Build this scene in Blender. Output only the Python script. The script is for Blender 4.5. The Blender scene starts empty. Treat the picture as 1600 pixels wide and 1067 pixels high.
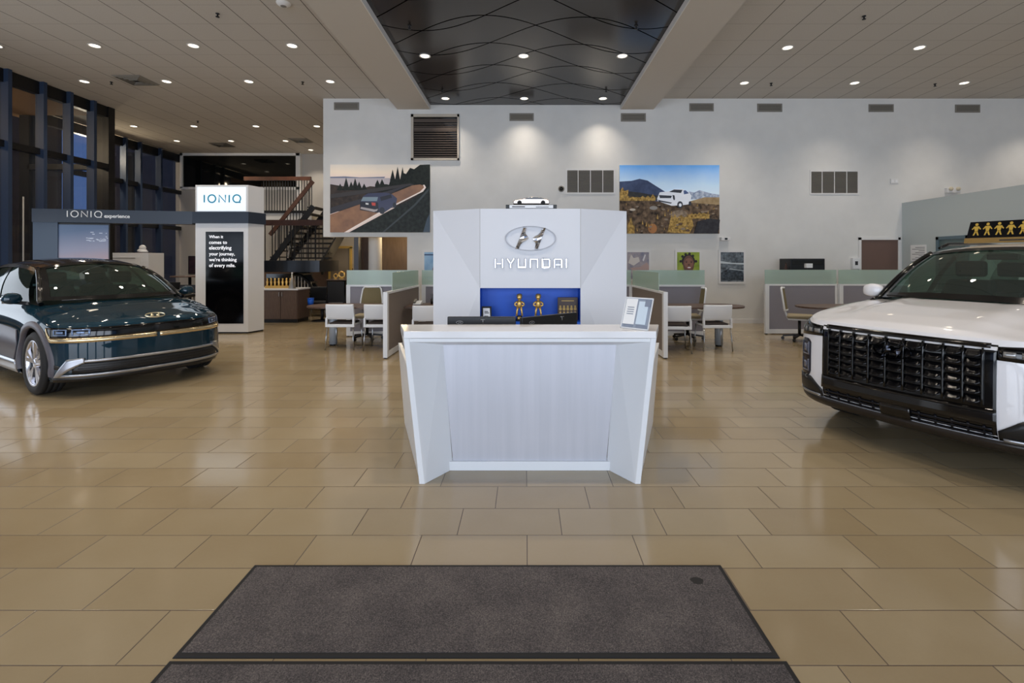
import bpy, bmesh, math, random
from mathutils import Vector, Matrix
random.seed(7)
SC = bpy.context.scene
COL = SC.collection
F, CX, HY, EYE = 770.0, 821.0, 406.0, 1.57      # focal length (px), vanishing point, eye height
YW = 12.21                                       # depth of the main back wall
ZC = 5.566                                       # ceiling height
# ---------------------------------------------------------------- camera
cam = bpy.data.cameras.new('camera'); cam_o = bpy.data.objects.new('camera', cam); COL.objects.link(cam_o)
cam.sensor_fit = 'HORIZONTAL'; cam.sensor_width = 36.0; cam.lens = F/1600*36
cam.shift_x = -(CX-800)/1600; cam.shift_y = -(533.5-HY)/1600
cam.clip_start = .05; cam.clip_end = 300
cam_o.location = (0, 0, EYE); cam_o.rotation_euler = (math.pi/2, 0, 0)
SC.camera = cam_o
# ---------------------------------------------------------------- view + world
SC.view_settings.view_transform = 'Standard'; SC.view_settings.look = 'None'
SC.view_settings.gamma = 1; SC.view_settings.use_curve_mapping = False
SC.view_settings.exposure = 0.0
wd = bpy.data.worlds.new('sky'); SC.world = wd; wd.use_nodes = True
bg = wd.node_tree.nodes['Background']; bg.inputs[0].default_value = (.16, .29, .62, 1); bg.inputs[1].default_value = .85
# ---------------------------------------------------------------- daylight through the glass front behind the camera
def area(name, loc, rot, sx, sy, power, col):
    l = bpy.data.lights.new(name, 'AREA'); l.shape = 'RECTANGLE'; l.size = sx; l.size_y = sy; l.energy = power; l.color = col
    o = bpy.data.objects.new(name, l); COL.objects.link(o); o.location = loc; o.rotation_euler = rot
    return o
DAY = (.83, .905, 1.0)
FRONT_P = 240
for i, x in enumerate((-8.4, -4.2, 0.0, 4.2, 8.4)):
    area('front_daylight', (x, -7.1, 2.3), (math.radians(90), 0, 0), 3.5, 4.2, FRONT_P, DAY)
for y, w in ((2.0, 2.7), (4.75, 2.2), (7.3, 2.3)):      # daylight through the left glazing, nearer than the view reaches
    area('side_daylight', (-10.68, y, 1.55), (math.radians(90), 0, math.radians(-90)), w, 2.0, 34, (.80, .89, 1.0))
SPOT_P = 56            # each ceiling downlight (W)
WARM = (1.0, .87, .72)
# ---------------------------------------------------------------- helpers
def lin(c):
    return tuple((x/12.92 if x <= .04045 else ((x+.055)/1.055)**2.4) for x in c)
def hx(r, g, b): return lin((r/255, g/255, b/255))
def mat(name, col, rough=.5, metal=0., coat=0., coat_rough=.05, emit=None, estr=0., spec=.5):
    m = bpy.data.materials.new(name); m.use_nodes = True
    b = m.node_tree.nodes['Principled BSDF']
    b.inputs['Base Color'].default_value = (*col, 1); b.inputs['Roughness'].default_value = rough
    b.inputs['Metallic'].default_value = metal; b.inputs['Coat Weight'].default_value = coat
    b.inputs['Coat Roughness'].default_value = coat_rough; b.inputs['Specular IOR Level'].default_value = spec
    if emit:
        b.inputs['Emission Color'].default_value = (*emit, 1); b.inputs['Emission Strength'].default_value = estr
    return m
class N:
    """small node-building helper"""
    def __init__(s, m): s.t = m.node_tree; s.b = s.t.nodes['Principled BSDF']
    def n(s, typ, **kw):
        x = s.t.nodes.new(typ)
        for k, v in kw.items(): setattr(x, k, v)
        return x
    def l(s, a, b): s.t.links.new(a, b)
    def setin(s, sock, v):
        if hasattr(v, 'is_linked'): s.l(v, sock)
        else: sock.default_value = v
    def math(s, op, a, b=0., c=0.):
        x = s.n('ShaderNodeMath', operation=op)
        s.setin(x.inputs[0], a); s.setin(x.inputs[1], b); s.setin(x.inputs[2], c)
        return x.outputs[0]
    def mix(s, f, a, b):
        x = s.n('ShaderNodeMix', data_type='RGBA'); s.setin(x.inputs[0], f)
        for sock, v in ((x.inputs[6], a), (x.inputs[7], b)):
            if hasattr(v, 'is_linked'): s.l(v, sock)
            else: sock.default_value = (*v, 1)
        return x.outputs[2]
    def pos(s, kind='Object'):
        tc = s.n('ShaderNodeTexCoord'); sp = s.n('ShaderNodeSeparateXYZ'); s.l(tc.outputs[kind], sp.inputs[0])
        return tc.outputs[kind], sp.outputs[0], sp.outputs[1], sp.outputs[2]
    def noise(s, vec, scale, detail=2., rough=.5):
        x = s.n('ShaderNodeTexNoise'); s.l(vec, x.inputs['Vector']); x.inputs['Scale'].default_value = scale
        x.inputs['Detail'].default_value = detail; x.inputs['Roughness'].default_value = rough
        return x.outputs['Fac']
    def ramp(s, f, stops):
        x = s.n('ShaderNodeValToRGB'); s.l(f, x.inputs[0]); e = x.color_ramp.elements
        while len(e) < len(stops): e.new(.5)
        for i, (p, c) in enumerate(stops): e[i].position = p; e[i].color = (*c, 1)
        return x.outputs[0]
    def comb(s, x, y, z=0.):
        c = s.n('ShaderNodeCombineXYZ')
        for i, v in enumerate((x, y, z)): s.setin(c.inputs[i], v)
        return c.outputs[0]
    def bump(s, h, strength=.3, dist=.01):
        x = s.n('ShaderNodeBump'); s.l(h, x.inputs['Height']); x.inputs['Strength'].default_value = strength
        x.inputs['Distance'].default_value = dist; s.l(x.outputs[0], s.b.inputs['Normal'])
    def col(s, c): s.l(c, s.b.inputs['Base Color'])
def noisy(name, c0, c1, scale, rough=.6, detail=3., bump=0., metal=0., stretch=(1, 1, 1), **kw):
    m = mat(name, c0, rough, metal, **kw); g = N(m)
    v = g.n('ShaderNodeMapping'); tc = g.n('ShaderNodeTexCoord'); g.l(tc.outputs['Object'], v.inputs[0]); v.inputs[3].default_value = stretch
    f = g.noise(v.outputs[0], scale, detail)
    g.col(g.ramp(f, ((.3, c0), (.7, c1))))
    if bump: g.bump(f, bump, .004)
    return m
def glassy(name, tint, opacity, rough=.02, ior=1.5):
    """thin glass: Fresnel gloss over a mix of tinted transparency and body colour"""
    m = bpy.data.materials.new(name); m.use_nodes = True; t = m.node_tree; t.nodes.clear()
    out = t.nodes.new('ShaderNodeOutputMaterial'); tr = t.nodes.new('ShaderNodeBsdfTransparent'); di = t.nodes.new('ShaderNodeBsdfDiffuse')
    gl = t.nodes.new('ShaderNodeBsdfGlossy'); fr = t.nodes.new('ShaderNodeFresnel'); m1 = t.nodes.new('ShaderNodeMixShader'); m2 = t.nodes.new('ShaderNodeMixShader')
    tr.inputs[0].default_value = (*tint, 1); di.inputs[0].default_value = (*tint, 1); gl.inputs['Roughness'].default_value = rough
    fr.inputs['IOR'].default_value = ior; m1.inputs[0].default_value = opacity
    L = t.links.new
    ge = t.nodes.new('ShaderNodeNewGeometry'); mr = t.nodes.new('ShaderNodeMapRange'); mr.inputs['To Min'].default_value = ior; mr.inputs['To Max'].default_value = 1/ior
    L(ge.outputs['Backfacing'], mr.inputs['Value']); L(mr.outputs[0], fr.inputs['IOR'])      # same reflection from both sides of a thin pane
    L(tr.outputs[0], m1.inputs[1]); L(di.outputs[0], m1.inputs[2]); L(fr.outputs[0], m2.inputs[0]); L(m1.outputs[0], m2.inputs[1]); L(gl.outputs[0], m2.inputs[2]); L(m2.outputs[0], out.inputs[0])
    return m
class MB:
    def __init__(s): s.v = []; s.f = []; s.m = []; s.s = []
    def add(s, vs, fs, m=0, smooth=False):
        k = len(s.v); s.v += [tuple(p) for p in vs]
        for f in fs: s.f.append([k+i for i in f]); s.m.append(m); s.s.append(smooth)
        return s
    def box(s, x0, x1, y0, y1, z0, z1, m=0):
        return s.hexa([(x0,y0,z0),(x1,y0,z0),(x1,y1,z0),(x0,y1,z0),(x0,y0,z1),(x1,y0,z1),(x1,y1,z1),(x0,y1,z1)], m)
    def hexa(s, p, m=0):
        return s.add(p, [(3,2,1,0),(4,5,6,7),(0,1,5,4),(1,2,6,5),(2,3,7,6),(3,0,4,7)], m)
    def bar(s, a, b, w, h, m=0):
        """rectangular bar from a to b, w sideways, h upwards"""
        a, b = Vector(a), Vector(b); d = (b-a).normalized()
        side = d.cross(Vector((0,0,1)))
        if side.length < 1e-4: side = Vector((1,0,0))
        side.normalize(); up = side.cross(d).normalized(); P = []
        for q in (a, b):
            for sx, sy in ((-1,-1),(1,-1),(1,1),(-1,1)): P.append(q+side*(sx*w/2)+up*(sy*h/2))
        return s.hexa(P, m)
    def prism(s, poly, a, b, axis='y', m=0, smooth=False):
        """poly: 2D points; axis y: (x,z), axis x: (y,z), axis z: (x,y); extruded from a to b"""
        def P(p, t): return {'y': (p[0], t, p[1]), 'x': (t, p[0], p[1]), 'z': (p[0], p[1], t)}[axis]
        n = len(poly); vs = [P(p, a) for p in poly]+[P(p, b) for p in poly]
        s.add(vs, [tuple(range(n))[::-1], tuple(range(n, 2*n))], m)
        s.add(vs, [(i, (i+1) % n, n+(i+1) % n, n+i) for i in range(n)], m, smooth)
        return s
    def cyl(s, p0, p1, r0, r1=None, n=16, m=0, smooth=True, cap=True):
        r1 = r0 if r1 is None else r1
        p0, p1 = Vector(p0), Vector(p1); d = (p1-p0).normalized(); u = d.orthogonal().normalized(); w = d.cross(u)
        vs = []
        for q, r in ((p0, r0), (p1, r1)):
            for i in range(n):
                a = 2*math.pi*i/n; vs.append(q+u*(r*math.cos(a))+w*(r*math.sin(a)))
        s.add(vs, [(i, (i+1) % n, n+(i+1) % n, n+i) for i in range(n)], m, smooth)
        if cap: s.add(vs, [tuple(range(n))[::-1], tuple(range(n, 2*n))], m)
        return s
    def tube(s, pts, r, n=8, m=0, closed=False):
        pts = [Vector(p) for p in pts]; k = len(pts); rr = r if isinstance(r, (list, tuple)) else [r]*k
        vs = []; u = None
        for i, p in enumerate(pts):
            if closed: d = pts[(i+1) % k]-pts[i-1]
            else: d = pts[min(i+1, k-1)]-pts[max(i-1, 0)]
            d.normalize()
            if u is None: u = d.orthogonal().normalized()
            u = (u-d*u.dot(d)).normalized(); w = d.cross(u)
            for j in range(n):
                a = 2*math.pi*j/n; vs.append(p+u*(rr[i]*math.cos(a))+w*(rr[i]*math.sin(a)))
        fs = [(i*n+j, i*n+(j+1) % n, ((i+1) % k)*n+(j+1) % n, ((i+1) % k)*n+j) for i in range(k if closed else k-1) for j in range(n)]
        s.add(vs, fs, m, True)
        if not closed: s.add(vs, [tuple(range(n))[::-1], tuple(range((k-1)*n, k*n))], m)
        return s
    def lathe(s, prof, c=(0, 0, 0), n=24, axis='z', m=0, a0=0., a1=2*math.pi):
        """prof: (r, t) pairs along the axis"""
        full = abs(a1-a0-2*math.pi) < 1e-6; k = n if full else n+1; vs = []
        for r, t in prof:
            for i in range(k):
                a = a0+(a1-a0)*i/n; x, y = r*math.cos(a), r*math.sin(a)
                q = {'z': (x, y, t), 'y': (x, t, y), 'x': (t, x, y)}[axis]
                vs.append((q[0]+c[0], q[1]+c[1], q[2]+c[2]))
        fs = [(i*k+j, i*k+(j+1) % k, (i+1)*k+(j+1) % k, (i+1)*k+j) for i in range(len(prof)-1) for j in range(n)]
        return s.add(vs, fs, m, True)
    def grid(s, P, m=0, smooth=True, closev=False):
        nu, nv = len(P), len(P[0]); vs = [p for row in P for p in row]
        return s.add(vs, [(i*nv+j, i*nv+(j+1) % nv, (i+1)*nv+(j+1) % nv, (i+1)*nv+j) for i in range(nu-1) for j in range(nv if closev else nv-1)], m, smooth)
    def ball(s, c, rx, ry=None, rz=None, m=0, n=14, k=9):
        ry = rx if ry is None else ry; rz = rx if rz is None else rz
        P = [[(c[0]+rx*math.sin(math.pi*i/k)*math.cos(2*math.pi*j/n), c[1]+ry*math.sin(math.pi*i/k)*math.sin(2*math.pi*j/n), c[2]+rz*math.cos(math.pi*i/k)) for j in range(n)] for i in range(k+1)]
        return s.grid(P, m, True, True)
    def move(s, fn): s.v = [tuple(fn(Vector(p))) for p in s.v]; return s
    def build(s, name, mats, parent=None, bevel=0., seg=2, W=False, recalc=True):
        """W: vertices are in world coordinates.  Top-level meshes get their origin at the middle of their base."""
        if not isinstance(mats, (list, tuple)): mats = [mats]
        vs = [Vector(p) for p in s.v]; loc = Vector((0, 0, 0))
        if parent is not None and W: vs = [p-parent.location for p in vs]
        if parent is None:
            lo = [min(p[i] for p in vs) for i in range(3)]; hi = [max(p[i] for p in vs) for i in range(3)]
            loc = Vector(((lo[0]+hi[0])/2, (lo[1]+hi[1])/2, lo[2]))
            if name.split('_')[0] in ('floor', 'wall', 'ceiling', 'trim', 'baseboard'): loc = Vector((0, 0, 0))
            vs = [p-loc for p in vs]
        me = bpy.data.meshes.new(name); me.from_pydata(vs, [], s.f)
        for i, p in enumerate(me.polygons): p.material_index = s.m[i]; p.use_smooth = s.s[i]
        for m in mats: me.materials.append(m)
        if recalc:
            bm = bmesh.new(); bm.from_mesh(me); bmesh.ops.remove_doubles(bm, verts=bm.verts, dist=1e-5)
            bmesh.ops.recalc_face_normals(bm, faces=bm.faces); bm.to_mesh(me); bm.free()
        o = bpy.data.objects.new(name, me); COL.objects.link(o); o.location = loc
        if parent is not None: o.parent = parent
        if bevel:
            b = o.modifiers.new('bevel', 'BEVEL'); b.width = bevel; b.segments = seg; b.limit_method = 'ANGLE'; b.angle_limit = math.radians(40)
        return o
def thing(name, label, cat, loc=(0, 0, 0), rz=0., group=None):
    o = bpy.data.objects.new(name, None); COL.objects.link(o); o.location = loc; o.rotation_euler = (0, 0, rz); o.empty_display_size = .1
    return tag(o, label, cat, group)
def tag(o, label, cat, group=None):
    o['label'] = label; o['category'] = cat
    if group: o['group'] = group
    return o
def struct(o): o['kind'] = 'structure'; return o
def dup(root, loc, rz, label=None, group=None):
    r = root.copy(); COL.objects.link(r); r.location = loc; r.rotation_euler = (0, 0, rz)
    if label: r['label'] = label
    if group: r['group'] = group
    for ch in list(root.children):
        c = ch.copy(); COL.objects.link(c); c.parent = r
        for g in ch.children:
            d = g.copy(); COL.objects.link(d); d.parent = c
    return r
def at(px, py, Y): return ((px-CX)*Y/F, Y, EYE-(py-HY)*Y/F)
def gx(px, Y): return (px-CX)*Y/F
def gz(py, Y): return EYE-(py-HY)*Y/F
def ground(px, py): Y = F*EYE/(py-HY); return ((px-CX)*Y/F, Y, 0.)
def pbox(mb, px0, py0, px1, py1, Y, d, m=0):
    """box whose front face (at depth Y) covers the pixel rectangle"""
    return mb.box(gx(px0, Y), gx(px1, Y), Y, Y+d, gz(py1, Y), gz(py0, Y), m)
def text_geo(txt, width=None, height=None, depth=.004, bold=0.):
    """letters as verts (x right, y up, z out) + faces, left-bottom at the origin"""
    c = bpy.data.curves.new('t', 'FONT'); c.body = txt; c.size = 1; c.extrude = .5; c.offset = bold; c.resolution_u = 3
    o = bpy.data.objects.new('t', c); COL.objects.link(o); bpy.context.view_layer.update()
    me = bpy.data.meshes.new_from_object(o.evaluated_get(bpy.context.evaluated_depsgraph_get()))
    vs = [v.co.copy() for v in me.vertices]; fs = [tuple(p.vertices) for p in me.polygons]
    bpy.data.objects.remove(o); bpy.data.curves.remove(c); bpy.data.meshes.remove(me)
    x0, x1 = min(v.x for v in vs), max(v.x for v in vs); y0, y1 = min(v.y for v in vs), max(v.y for v in vs)
    if width and height: sx, sy = width/(x1-x0), height/(y1-y0)
    elif width: sx = sy = width/(x1-x0)
    else: sx = sy = height/(y1-y0)
    return [Vector(((v.x-x0)*sx, (v.y-y0)*sy, (v.z+.5)*depth)) for v in vs], fs
def put_text(mb, txt, org, ux, uy, uz, m=0, **kw):
    vs, fs = text_geo(txt, **kw); org, ux, uy, uz = Vector(org), Vector(ux), Vector(uy), Vector(uz)
    mb.add([org+ux*v.x+uy*v.y+uz*v.z for v in vs], fs, m); return mb
RX, RZ, RF = (1, 0, 0), (0, 0, 1), (0, -1, 0)   # text facing the camera
# ---------------------------------------------------------------- shared materials
M = {}
M['white_wall'] = noisy('white_wall', hx(216,216,214), hx(221,221,219), 3., .7)
M['grey_wall'] = mat('grey_wall', hx(190,200,202), .7)
M['white'] = mat('white_laminate', hx(226,229,233), .28)
M['white_matte'] = mat('white_matte', hx(222,222,222), .6)
M['black'] = mat('black', hx(16,16,18), .4)
M['gloss_black'] = mat('gloss_black', hx(8,8,9), .08)
M['dark'] = mat('dark_metal', hx(28,30,34), .45, .3)
M['chrome'] = mat('chrome', hx(215,215,218), .12, 1.)
M['steel'] = mat('steel', hx(180,182,186), .3, 1.)
M['gold'] = mat('gold', hx(232,192,112), .32, .75)
M['gold_print'] = mat('gold_print', hx(196,160,84), .5)
M['blue'] = mat('royal_blue', hx(8,92,206), .45)
M['rubber'] = mat('rubber', hx(20,20,22), .75)
M['fabric_grey'] = noisy('fabric_grey', hx(132,130,140), hx(146,144,154), 180, .9)
M['fabric_brown'] = noisy('fabric_brown', hx(118,108,102), hx(132,122,116), 180, .9)
M['wood'] = noisy('dark_wood', hx(74,54,44), hx(96,74,62), 6, .4, stretch=(1, 8, 8))
M['brown_lam'] = noisy('brown_laminate', hx(84,66,58), hx(98,80,70), 8, .45, stretch=(8, 8, 1))
M['paper'] = mat('paper', hx(236,238,240), .7)
M['ink'] = mat('ink', hx(40,42,48), .7)
M['vent'] = mat('vent_grey', hx(128,124,116), .5)
M['vent_dark'] = mat('vent_dark', hx(92,88,80), .6)
M['teal'] = mat('teal_print', hx(30,150,184), .5)
# ================================================================ FLOOR
def tile_mat():
    m = mat('floor_tile', hx(164,146,114), .2, spec=.8); g = N(m)
    vec, x, y, z = g.pos(); TW, TH = .5993, .301
    r = g.math('FLOOR', g.math('DIVIDE', g.math('SUBTRACT', y, 2.811), TH))
    v = g.math('FRACT', g.math('DIVIDE', g.math('SUBTRACT', y, 2.811), TH))
    u0 = g.math('SUBTRACT', g.math('DIVIDE', g.math('SUBTRACT', x, .009), TW), g.math('MULTIPLY', g.math('ADD', r, 1.), 1/3))
    c = g.math('FLOOR', u0); u = g.math('FRACT', u0)
    du = g.math('MULTIPLY', g.math('MINIMUM', u, g.math('SUBTRACT', 1., u)), TW)
    dv = g.math('MULTIPLY', g.math('MINIMUM', v, g.math('SUBTRACT', 1., v)), TH)
    d = g.math('MINIMUM', du, dv); grout = g.math('LESS_THAN', d, .0022)
    w = g.n('ShaderNodeTexWhiteNoise', noise_dimensions='2D'); g.l(g.comb(c, r), w.inputs['Vector'])
    n = g.noise(vec, 2.6, 4); n2 = g.noise(vec, 60, 2)
    f = g.math('ADD', g.math('MULTIPLY', w.outputs['Value'], .45), g.math('ADD', g.math('MULTIPLY', n, .45), g.math('MULTIPLY', n2, .1)))
    tc = g.ramp(f, ((.25, hx(151,134,105)), (.5, hx(158,142,113)), (.8, hx(164,149,121))))
    g.col(g.mix(grout, tc, hx(70,52,40)))
    g.l(g.math('ADD', .09, g.math('ADD', g.math('MULTIPLY', n, .10), g.math('MULTIPLY', grout, .4))), g.b.inputs['Roughness'])
    g.bump(g.math('MULTIPLY', g.math('MINIMUM', d, .004), 1.), .5, .6)
    return m
mb = MB(); mb.box(-13.2, 14.2, -7.6, 19.0, -.2, 0)
struct(mb.build('floor', tile_mat()))
# ================================================================ CEILING
def ceil_mat():
    m = mat('ceiling_tile', hx(196,190,182), .85); g = N(m); vec, x, y, z = g.pos()
    S = .6216
    def near(a, o):
        q = g.math('FRACT', g.math('DIVIDE', g.math('SUBTRACT', a, o), S))
        return g.math('MULTIPLY', g.math('MINIMUM', q, g.math('SUBTRACT', 1., q)), S)
    lx = g.math('LESS_THAN', near(x, 3.996), .0065); ly = g.math('LESS_THAN', near(y, 7.726), .0045)
    n = g.noise(vec, 90, 3)
    base = g.ramp(n, ((.3, hx(186,180,172)), (.7, hx(198,193,186))))
    g.col(g.mix(lx, g.mix(g.math('MULTIPLY', ly, .45), base, hx(96,88,82)), hx(66,56,52)))
    return m
def wave_mat():
    m = mat('dark_panel', hx(46,42,40), .2, spec=.5); g = N(m); vec, x, y, z = g.pos()
    P, W, A = .98, 1.2, .72
    def fam(ph, sg, c0):
        s = g.math('SINE', g.math('MULTIPLY', g.math('SUBTRACT', x, ph), W))
        q = g.math('FRACT', g.math('DIVIDE', g.math('SUBTRACT', g.math('SUBTRACT', y, c0), g.math('MULTIPLY', s, A*sg)), P))
        return g.math('MULTIPLY', g.math('MINIMUM', q, g.math('SUBTRACT', 1., q)), P)
    d = g.math('MINIMUM', fam(.65, 1., 8.45), fam(-.4, -1., 8.51))
    ln = g.math('LESS_THAN', d, .014)
    g.col(g.mix(ln, hx(46,42,40), hx(6,5,5))); g.l(g.math('MULTIPLY', g.math('SUBTRACT', 1., ln), .5), g.b.inputs['Specular IOR Level'])
    return m
mb = MB(); mb.box(-13.2, -3.23, -7.6, 19.0, ZC, ZC+.2); mb.box(3.23, 14.2, -7.6, 19.0, ZC, ZC+.2); mb.box(-3.23, 3.23, YW, 19.0, ZC, ZC+.2)
struct(mb.build('ceiling', ceil_mat()))
ZP = 5.407                                       # dark recessed panel
mb = MB(); mb.box(-2.45, 2.45, -7.6, YW, ZP, ZP+.1)
struct(mb.build('ceiling_panel', wave_mat()))
ceil_plain = mat('ceiling_plaster', hx(196,190,182), .8)
for sg, nm in ((-1, 'trim_1'), (1, 'trim_2')):
    mb = MB(); a, b = sorted((sg*2.36, sg*3.17)); mb.box(a, b, -7.6, YW, 5.297, ZC+.1)
    a, b = sorted((sg*2.35, sg*2.365)); mb.box(a, b, -7.6, YW, 5.29, 5.40, 1)
    struct(mb.build(nm, [ceil_plain, M['white_matte']]))
# ================================================================ WALLS
XL, XO = -5.01, -2.93                            # left end of the main wall, right jamb of the opening below it
ZO = 2.14
mb = MB(); mb.box(XL, 14.2, YW, YW+.3, ZO, ZC); mb.box(XO, 14.2, YW, YW+.3, 0, ZO)
struct(mb.build('wall_back', M['white_wall']))
mb = MB(); mb.box(XO+.02, 9.33, YW-.014, YW, 0, .10)
struct(mb.build('baseboard_back', M['white_matte']))
XR, ZR = 9.33, 2.98
mb = MB(); mb.box(XR, XR+.15, 1.0, YW, 0, ZR)
struct(mb.build('wall_right', M['grey_wall']))
mb = MB(); mb.box(14.0, 14.2, -7.6, YW, 0, ZC)
struct(mb.build('wall_far_right', M['white_wall']))
mb = MB(); mb.box(-13.2, XL+3.5, 18.6, 18.8, 0, ZC); mb.box(-1.6, -1.4, YW+.3, 18.6, 0, ZC)
struct(mb.build('wall_stair', mat('stair_wall', hx(186,183,178), .75)))
mb = MB(); mb.box(XL, -1.4, YW+.3, 18.6, 2.45, 2.75)
struct(mb.build('ceiling_low', mat('low_ceiling', hx(190,176,150), .8)))
# brown panelled partition and lit doorway inside the low opening
mb = MB(); mb.box(gx(597,14.5), -1.6, 14.5, 14.6, 0, 2.45)
struct(mb.build('wall_inner', noisy('brown_panel', hx(98,82,68), hx(112,94,78), 3, .6, stretch=(6,6,1))))
mb = MB(); mb.box(gx(556,16.6), gx(577,16.6), 16.6, 16.7, 0, 2.45)
struct(mb.build('wall_passage', M['brown_lam']))
mb = MB(); mb.box(gx(553,16), gx(560,16), 16, 16.3, 0, 2.45)
struct(mb.build('trim_3', mat('blue_grey_post', hx(104,112,128), .5)))
mb = MB()
for a, b in ((513,516),(546,549)): mb.box(gx(a,18.5), gx(b,18.5), 18.5, 18.6, 0, 2.05)
mb.box(gx(513,18.5), gx(549,18.5), 18.5, 18.6, 2.0, 2.09)
dr = mb.build('door_1', mat('oak_frame', hx(206,176,96), .5)); struct(dr)
mb = MB(); mb.box(gx(516,18.5), gx(546,18.5), 18.53, 18.6, 0, 2.0); mb.build('door_leaf', mat('door_grey', hx(140,132,120), .5), dr, W=True)
mb = MB(); mb.lathe([(.17, 0), (.17, 2.45)], (gx(586,13.2), 13.2, 0), 28)
struct(mb.build('column', M['white_wall']))
# glass front behind the camera: mullions only (daylight lamps stand in the bays)
mb = MB()
for x in (-10.6, -6.3, -2.1, 2.1, 6.3, 10.6, 13.9): mb.box(x-.09, x+.09, -7.55, -7.3, 0, ZC)
mb.box(-13.2, 14.2, -7.55, -7.3, 4.5, 4.7); mb.box(-13.2, 14.2, -7.6, -7.55, 4.6, ZC)
struct(mb.build('window_1', M['dark']))
# ---------------------------------------------------------------- left glazing
glass_dark = glassy('dark_glass', hx(222,226,232), .02, .02)
alu = mat('dark_aluminium', hx(46,62,88), .5, .1)
XG = -10.93
def glazing(nm, xg, y0, y1, posts, transoms, top):
    fr = MB(); fr.box(xg-.12, xg+.03, y0, y1, top-.28, top); fr.box(xg-.12, xg+.03, y0, y1, 0, .12)
    for z in transoms: fr.box(xg-.12, xg+.05, y0, y1, z-.07, z+.07)
    root = struct(fr.build(nm, M['black']))
    for y in posts:
        mb = MB(); mb.box(xg-.06, xg+.13, y-.04, y+.04, .0, top); mb.build('mullion', alu, root, W=True)
    ys = [y0]+list(posts)+[y1]
    for a, b in zip(ys, ys[1:]):
        mb = MB(); mb.add([(xg-.02,a,.1),(xg-.02,b,.1),(xg-.02,b,top),(xg-.02,a,top)], [(0,1,2,3)]); mb.build('pane', glass_dark, root, W=True)
    return root
def yx(px, xg): return F*xg/(px-CX)
glazing('window_2', XG, -7.3, 12.85, [-5.5, -2.5, 0.5, 3.5, 6.0, 8.6, 10.33, 11.09, 11.74, 12.38], [4.0], ZC)
pass
mb = MB(); mb.box(-11.38, XG+.06, 12.85, 13.05, 0, ZC); mb.box(-13.2, -12.95, 12.85, 13.05, 0, ZC); mb.box(-13.0, -11.3, 12.85, 13.05, 0, .12); mb.box(-13.0, -11.3, 12.85, 13.05, 3.93, 4.07); mb.box(-13.0, -11.3, 12.85, 13.05, ZC-.15, ZC)
w7 = struct(mb.build('window_7', M['black']))
mb = MB(); mb.add([(-13.0,12.95,.1),(-11.3,12.95,.1),(-11.3,12.95,ZC-.1),(-13.0,12.95,ZC-.1)], [(0,1,2,3)]); mb.build('pane', glass_dark, w7, W=True)
XG2 = -13.0
glazing('window_3', XG2, 13.05, 18.55, [yx(192,XG2), yx(215,XG2), yx(247,XG2)], [2.75, 4.1], ZC-.05)
# far glass screen above the stair, with its white frame
mb = MB(); Yg = 18.45; pbox(mb, 281, 237.5, 468, 243, Yg, .15); pbox(mb, 462, 237.5, 469, 330, Yg, .15); pbox(mb, 281, 237.5, 285, 294, Yg, .15); pbox(mb, 281, 292, 468, 296, Yg, .15)
w4 = struct(mb.build('window_4', M['white_matte']))
mb = MB(); pbox(mb, 285, 243, 462, 292, Yg+.05, .05); mb.build('pane', mat('black_glass', hx(14,16,16), .05), w4, W=True)
# ---------------------------------------------------------------- outside on the left
mb = MB(); mb.box(-40, -13.3, -20, 60, -.3, -.05)
struct(mb.build('ground_outside', mat('asphalt', hx(70,70,72), .9)))
mb = MB(); mb.box(-14.4, -11.1, -8, 12.9, 5.35, 5.7); mb.box(-13.8, -13.25, 12.9, 19, 5.45, 5.7); 
struct(mb.build('canopy_outside', mat('canopy_brown', hx(150,112,72), .7)))
ext = MB(); ext.box(-24, -19, -8, 20.2, 0, 9)
ext.box(-15.6, -15.0, 17.7, 45, 0, 9)
o = ext.build('building', noisy('dark_brick', hx(66,52,46), hx(80,64,56), 4, .9)); struct(o)
mb = MB()
for y in (2, 7, 12, 17.5): mb.box(-14.1, -13.8, y-.15, y+.15, -.05, 5.36)
struct(mb.build('canopy_posts', M['dark']))
# ================================================================ DOWNLIGHTS
em = mat('lamp_glow', hx(255,240,214), .4, emit=(1, .86, .66), estr=5.)
def make_downlight():
    t = thing('downlight', 'x', 'ceiling light')
    mb = MB(); mb.lathe([(.088, .004), (.105, -.004), (.108, -.012), (.088, -.014), (.08, .0), (.088, .004)], n=24); mb.build('trim_ring', M['white_matte'], t)
    mb = MB(); mb.lathe([(0, -.006), (.05, -.005), (.084, -.001)], n=24); mb.build('lens', em, t)
    return t
dl0 = make_downlight(); used = [False]
def downlight(x, y, z, label, group, power=1., spot=math.radians(105), lit=True):
    if not used[0]: used[0] = True; o = dl0; o.location = (x, y, z); o['label'] = label; o['group'] = group
    else: o = dup(dl0, (x, y, z), 0, label, group)
    l = bpy.data.lights.new('downlight_beam', 'SPOT'); l.energy = SPOT_P*power; l.color = WARM; l.spot_size = spot; l.spot_blend = .7; l.shadow_soft_size = .07
    b = bpy.data.objects.new('downlight_beam', l); COL.objects.link(b); b.location = (0, 0, -.03); b.parent = o
    return o
ORD = ['leftmost', 'second from the left', 'third from the left', 'fourth from the left']
gl, gr, gp = 'downlights in the left tiled ceiling', 'downlights in the right tiled ceiling', 'downlights in the dark ceiling panel'
for i, x in enumerate((-9.87, -8.03, -6.19, -4.35)): downlight(x, 9.185, ZC, 'round downlight in left tiled ceiling, %s of the row nearest the viewer' % ORD[i], gl)
for i, x in enumerate((-9.87, -8.03, -6.19, -4.37)): downlight(x, 11.03, ZC, 'round downlight in left tiled ceiling, %s of the row by the diffuser' % ORD[i], gl, .9, math.radians(80))
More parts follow.
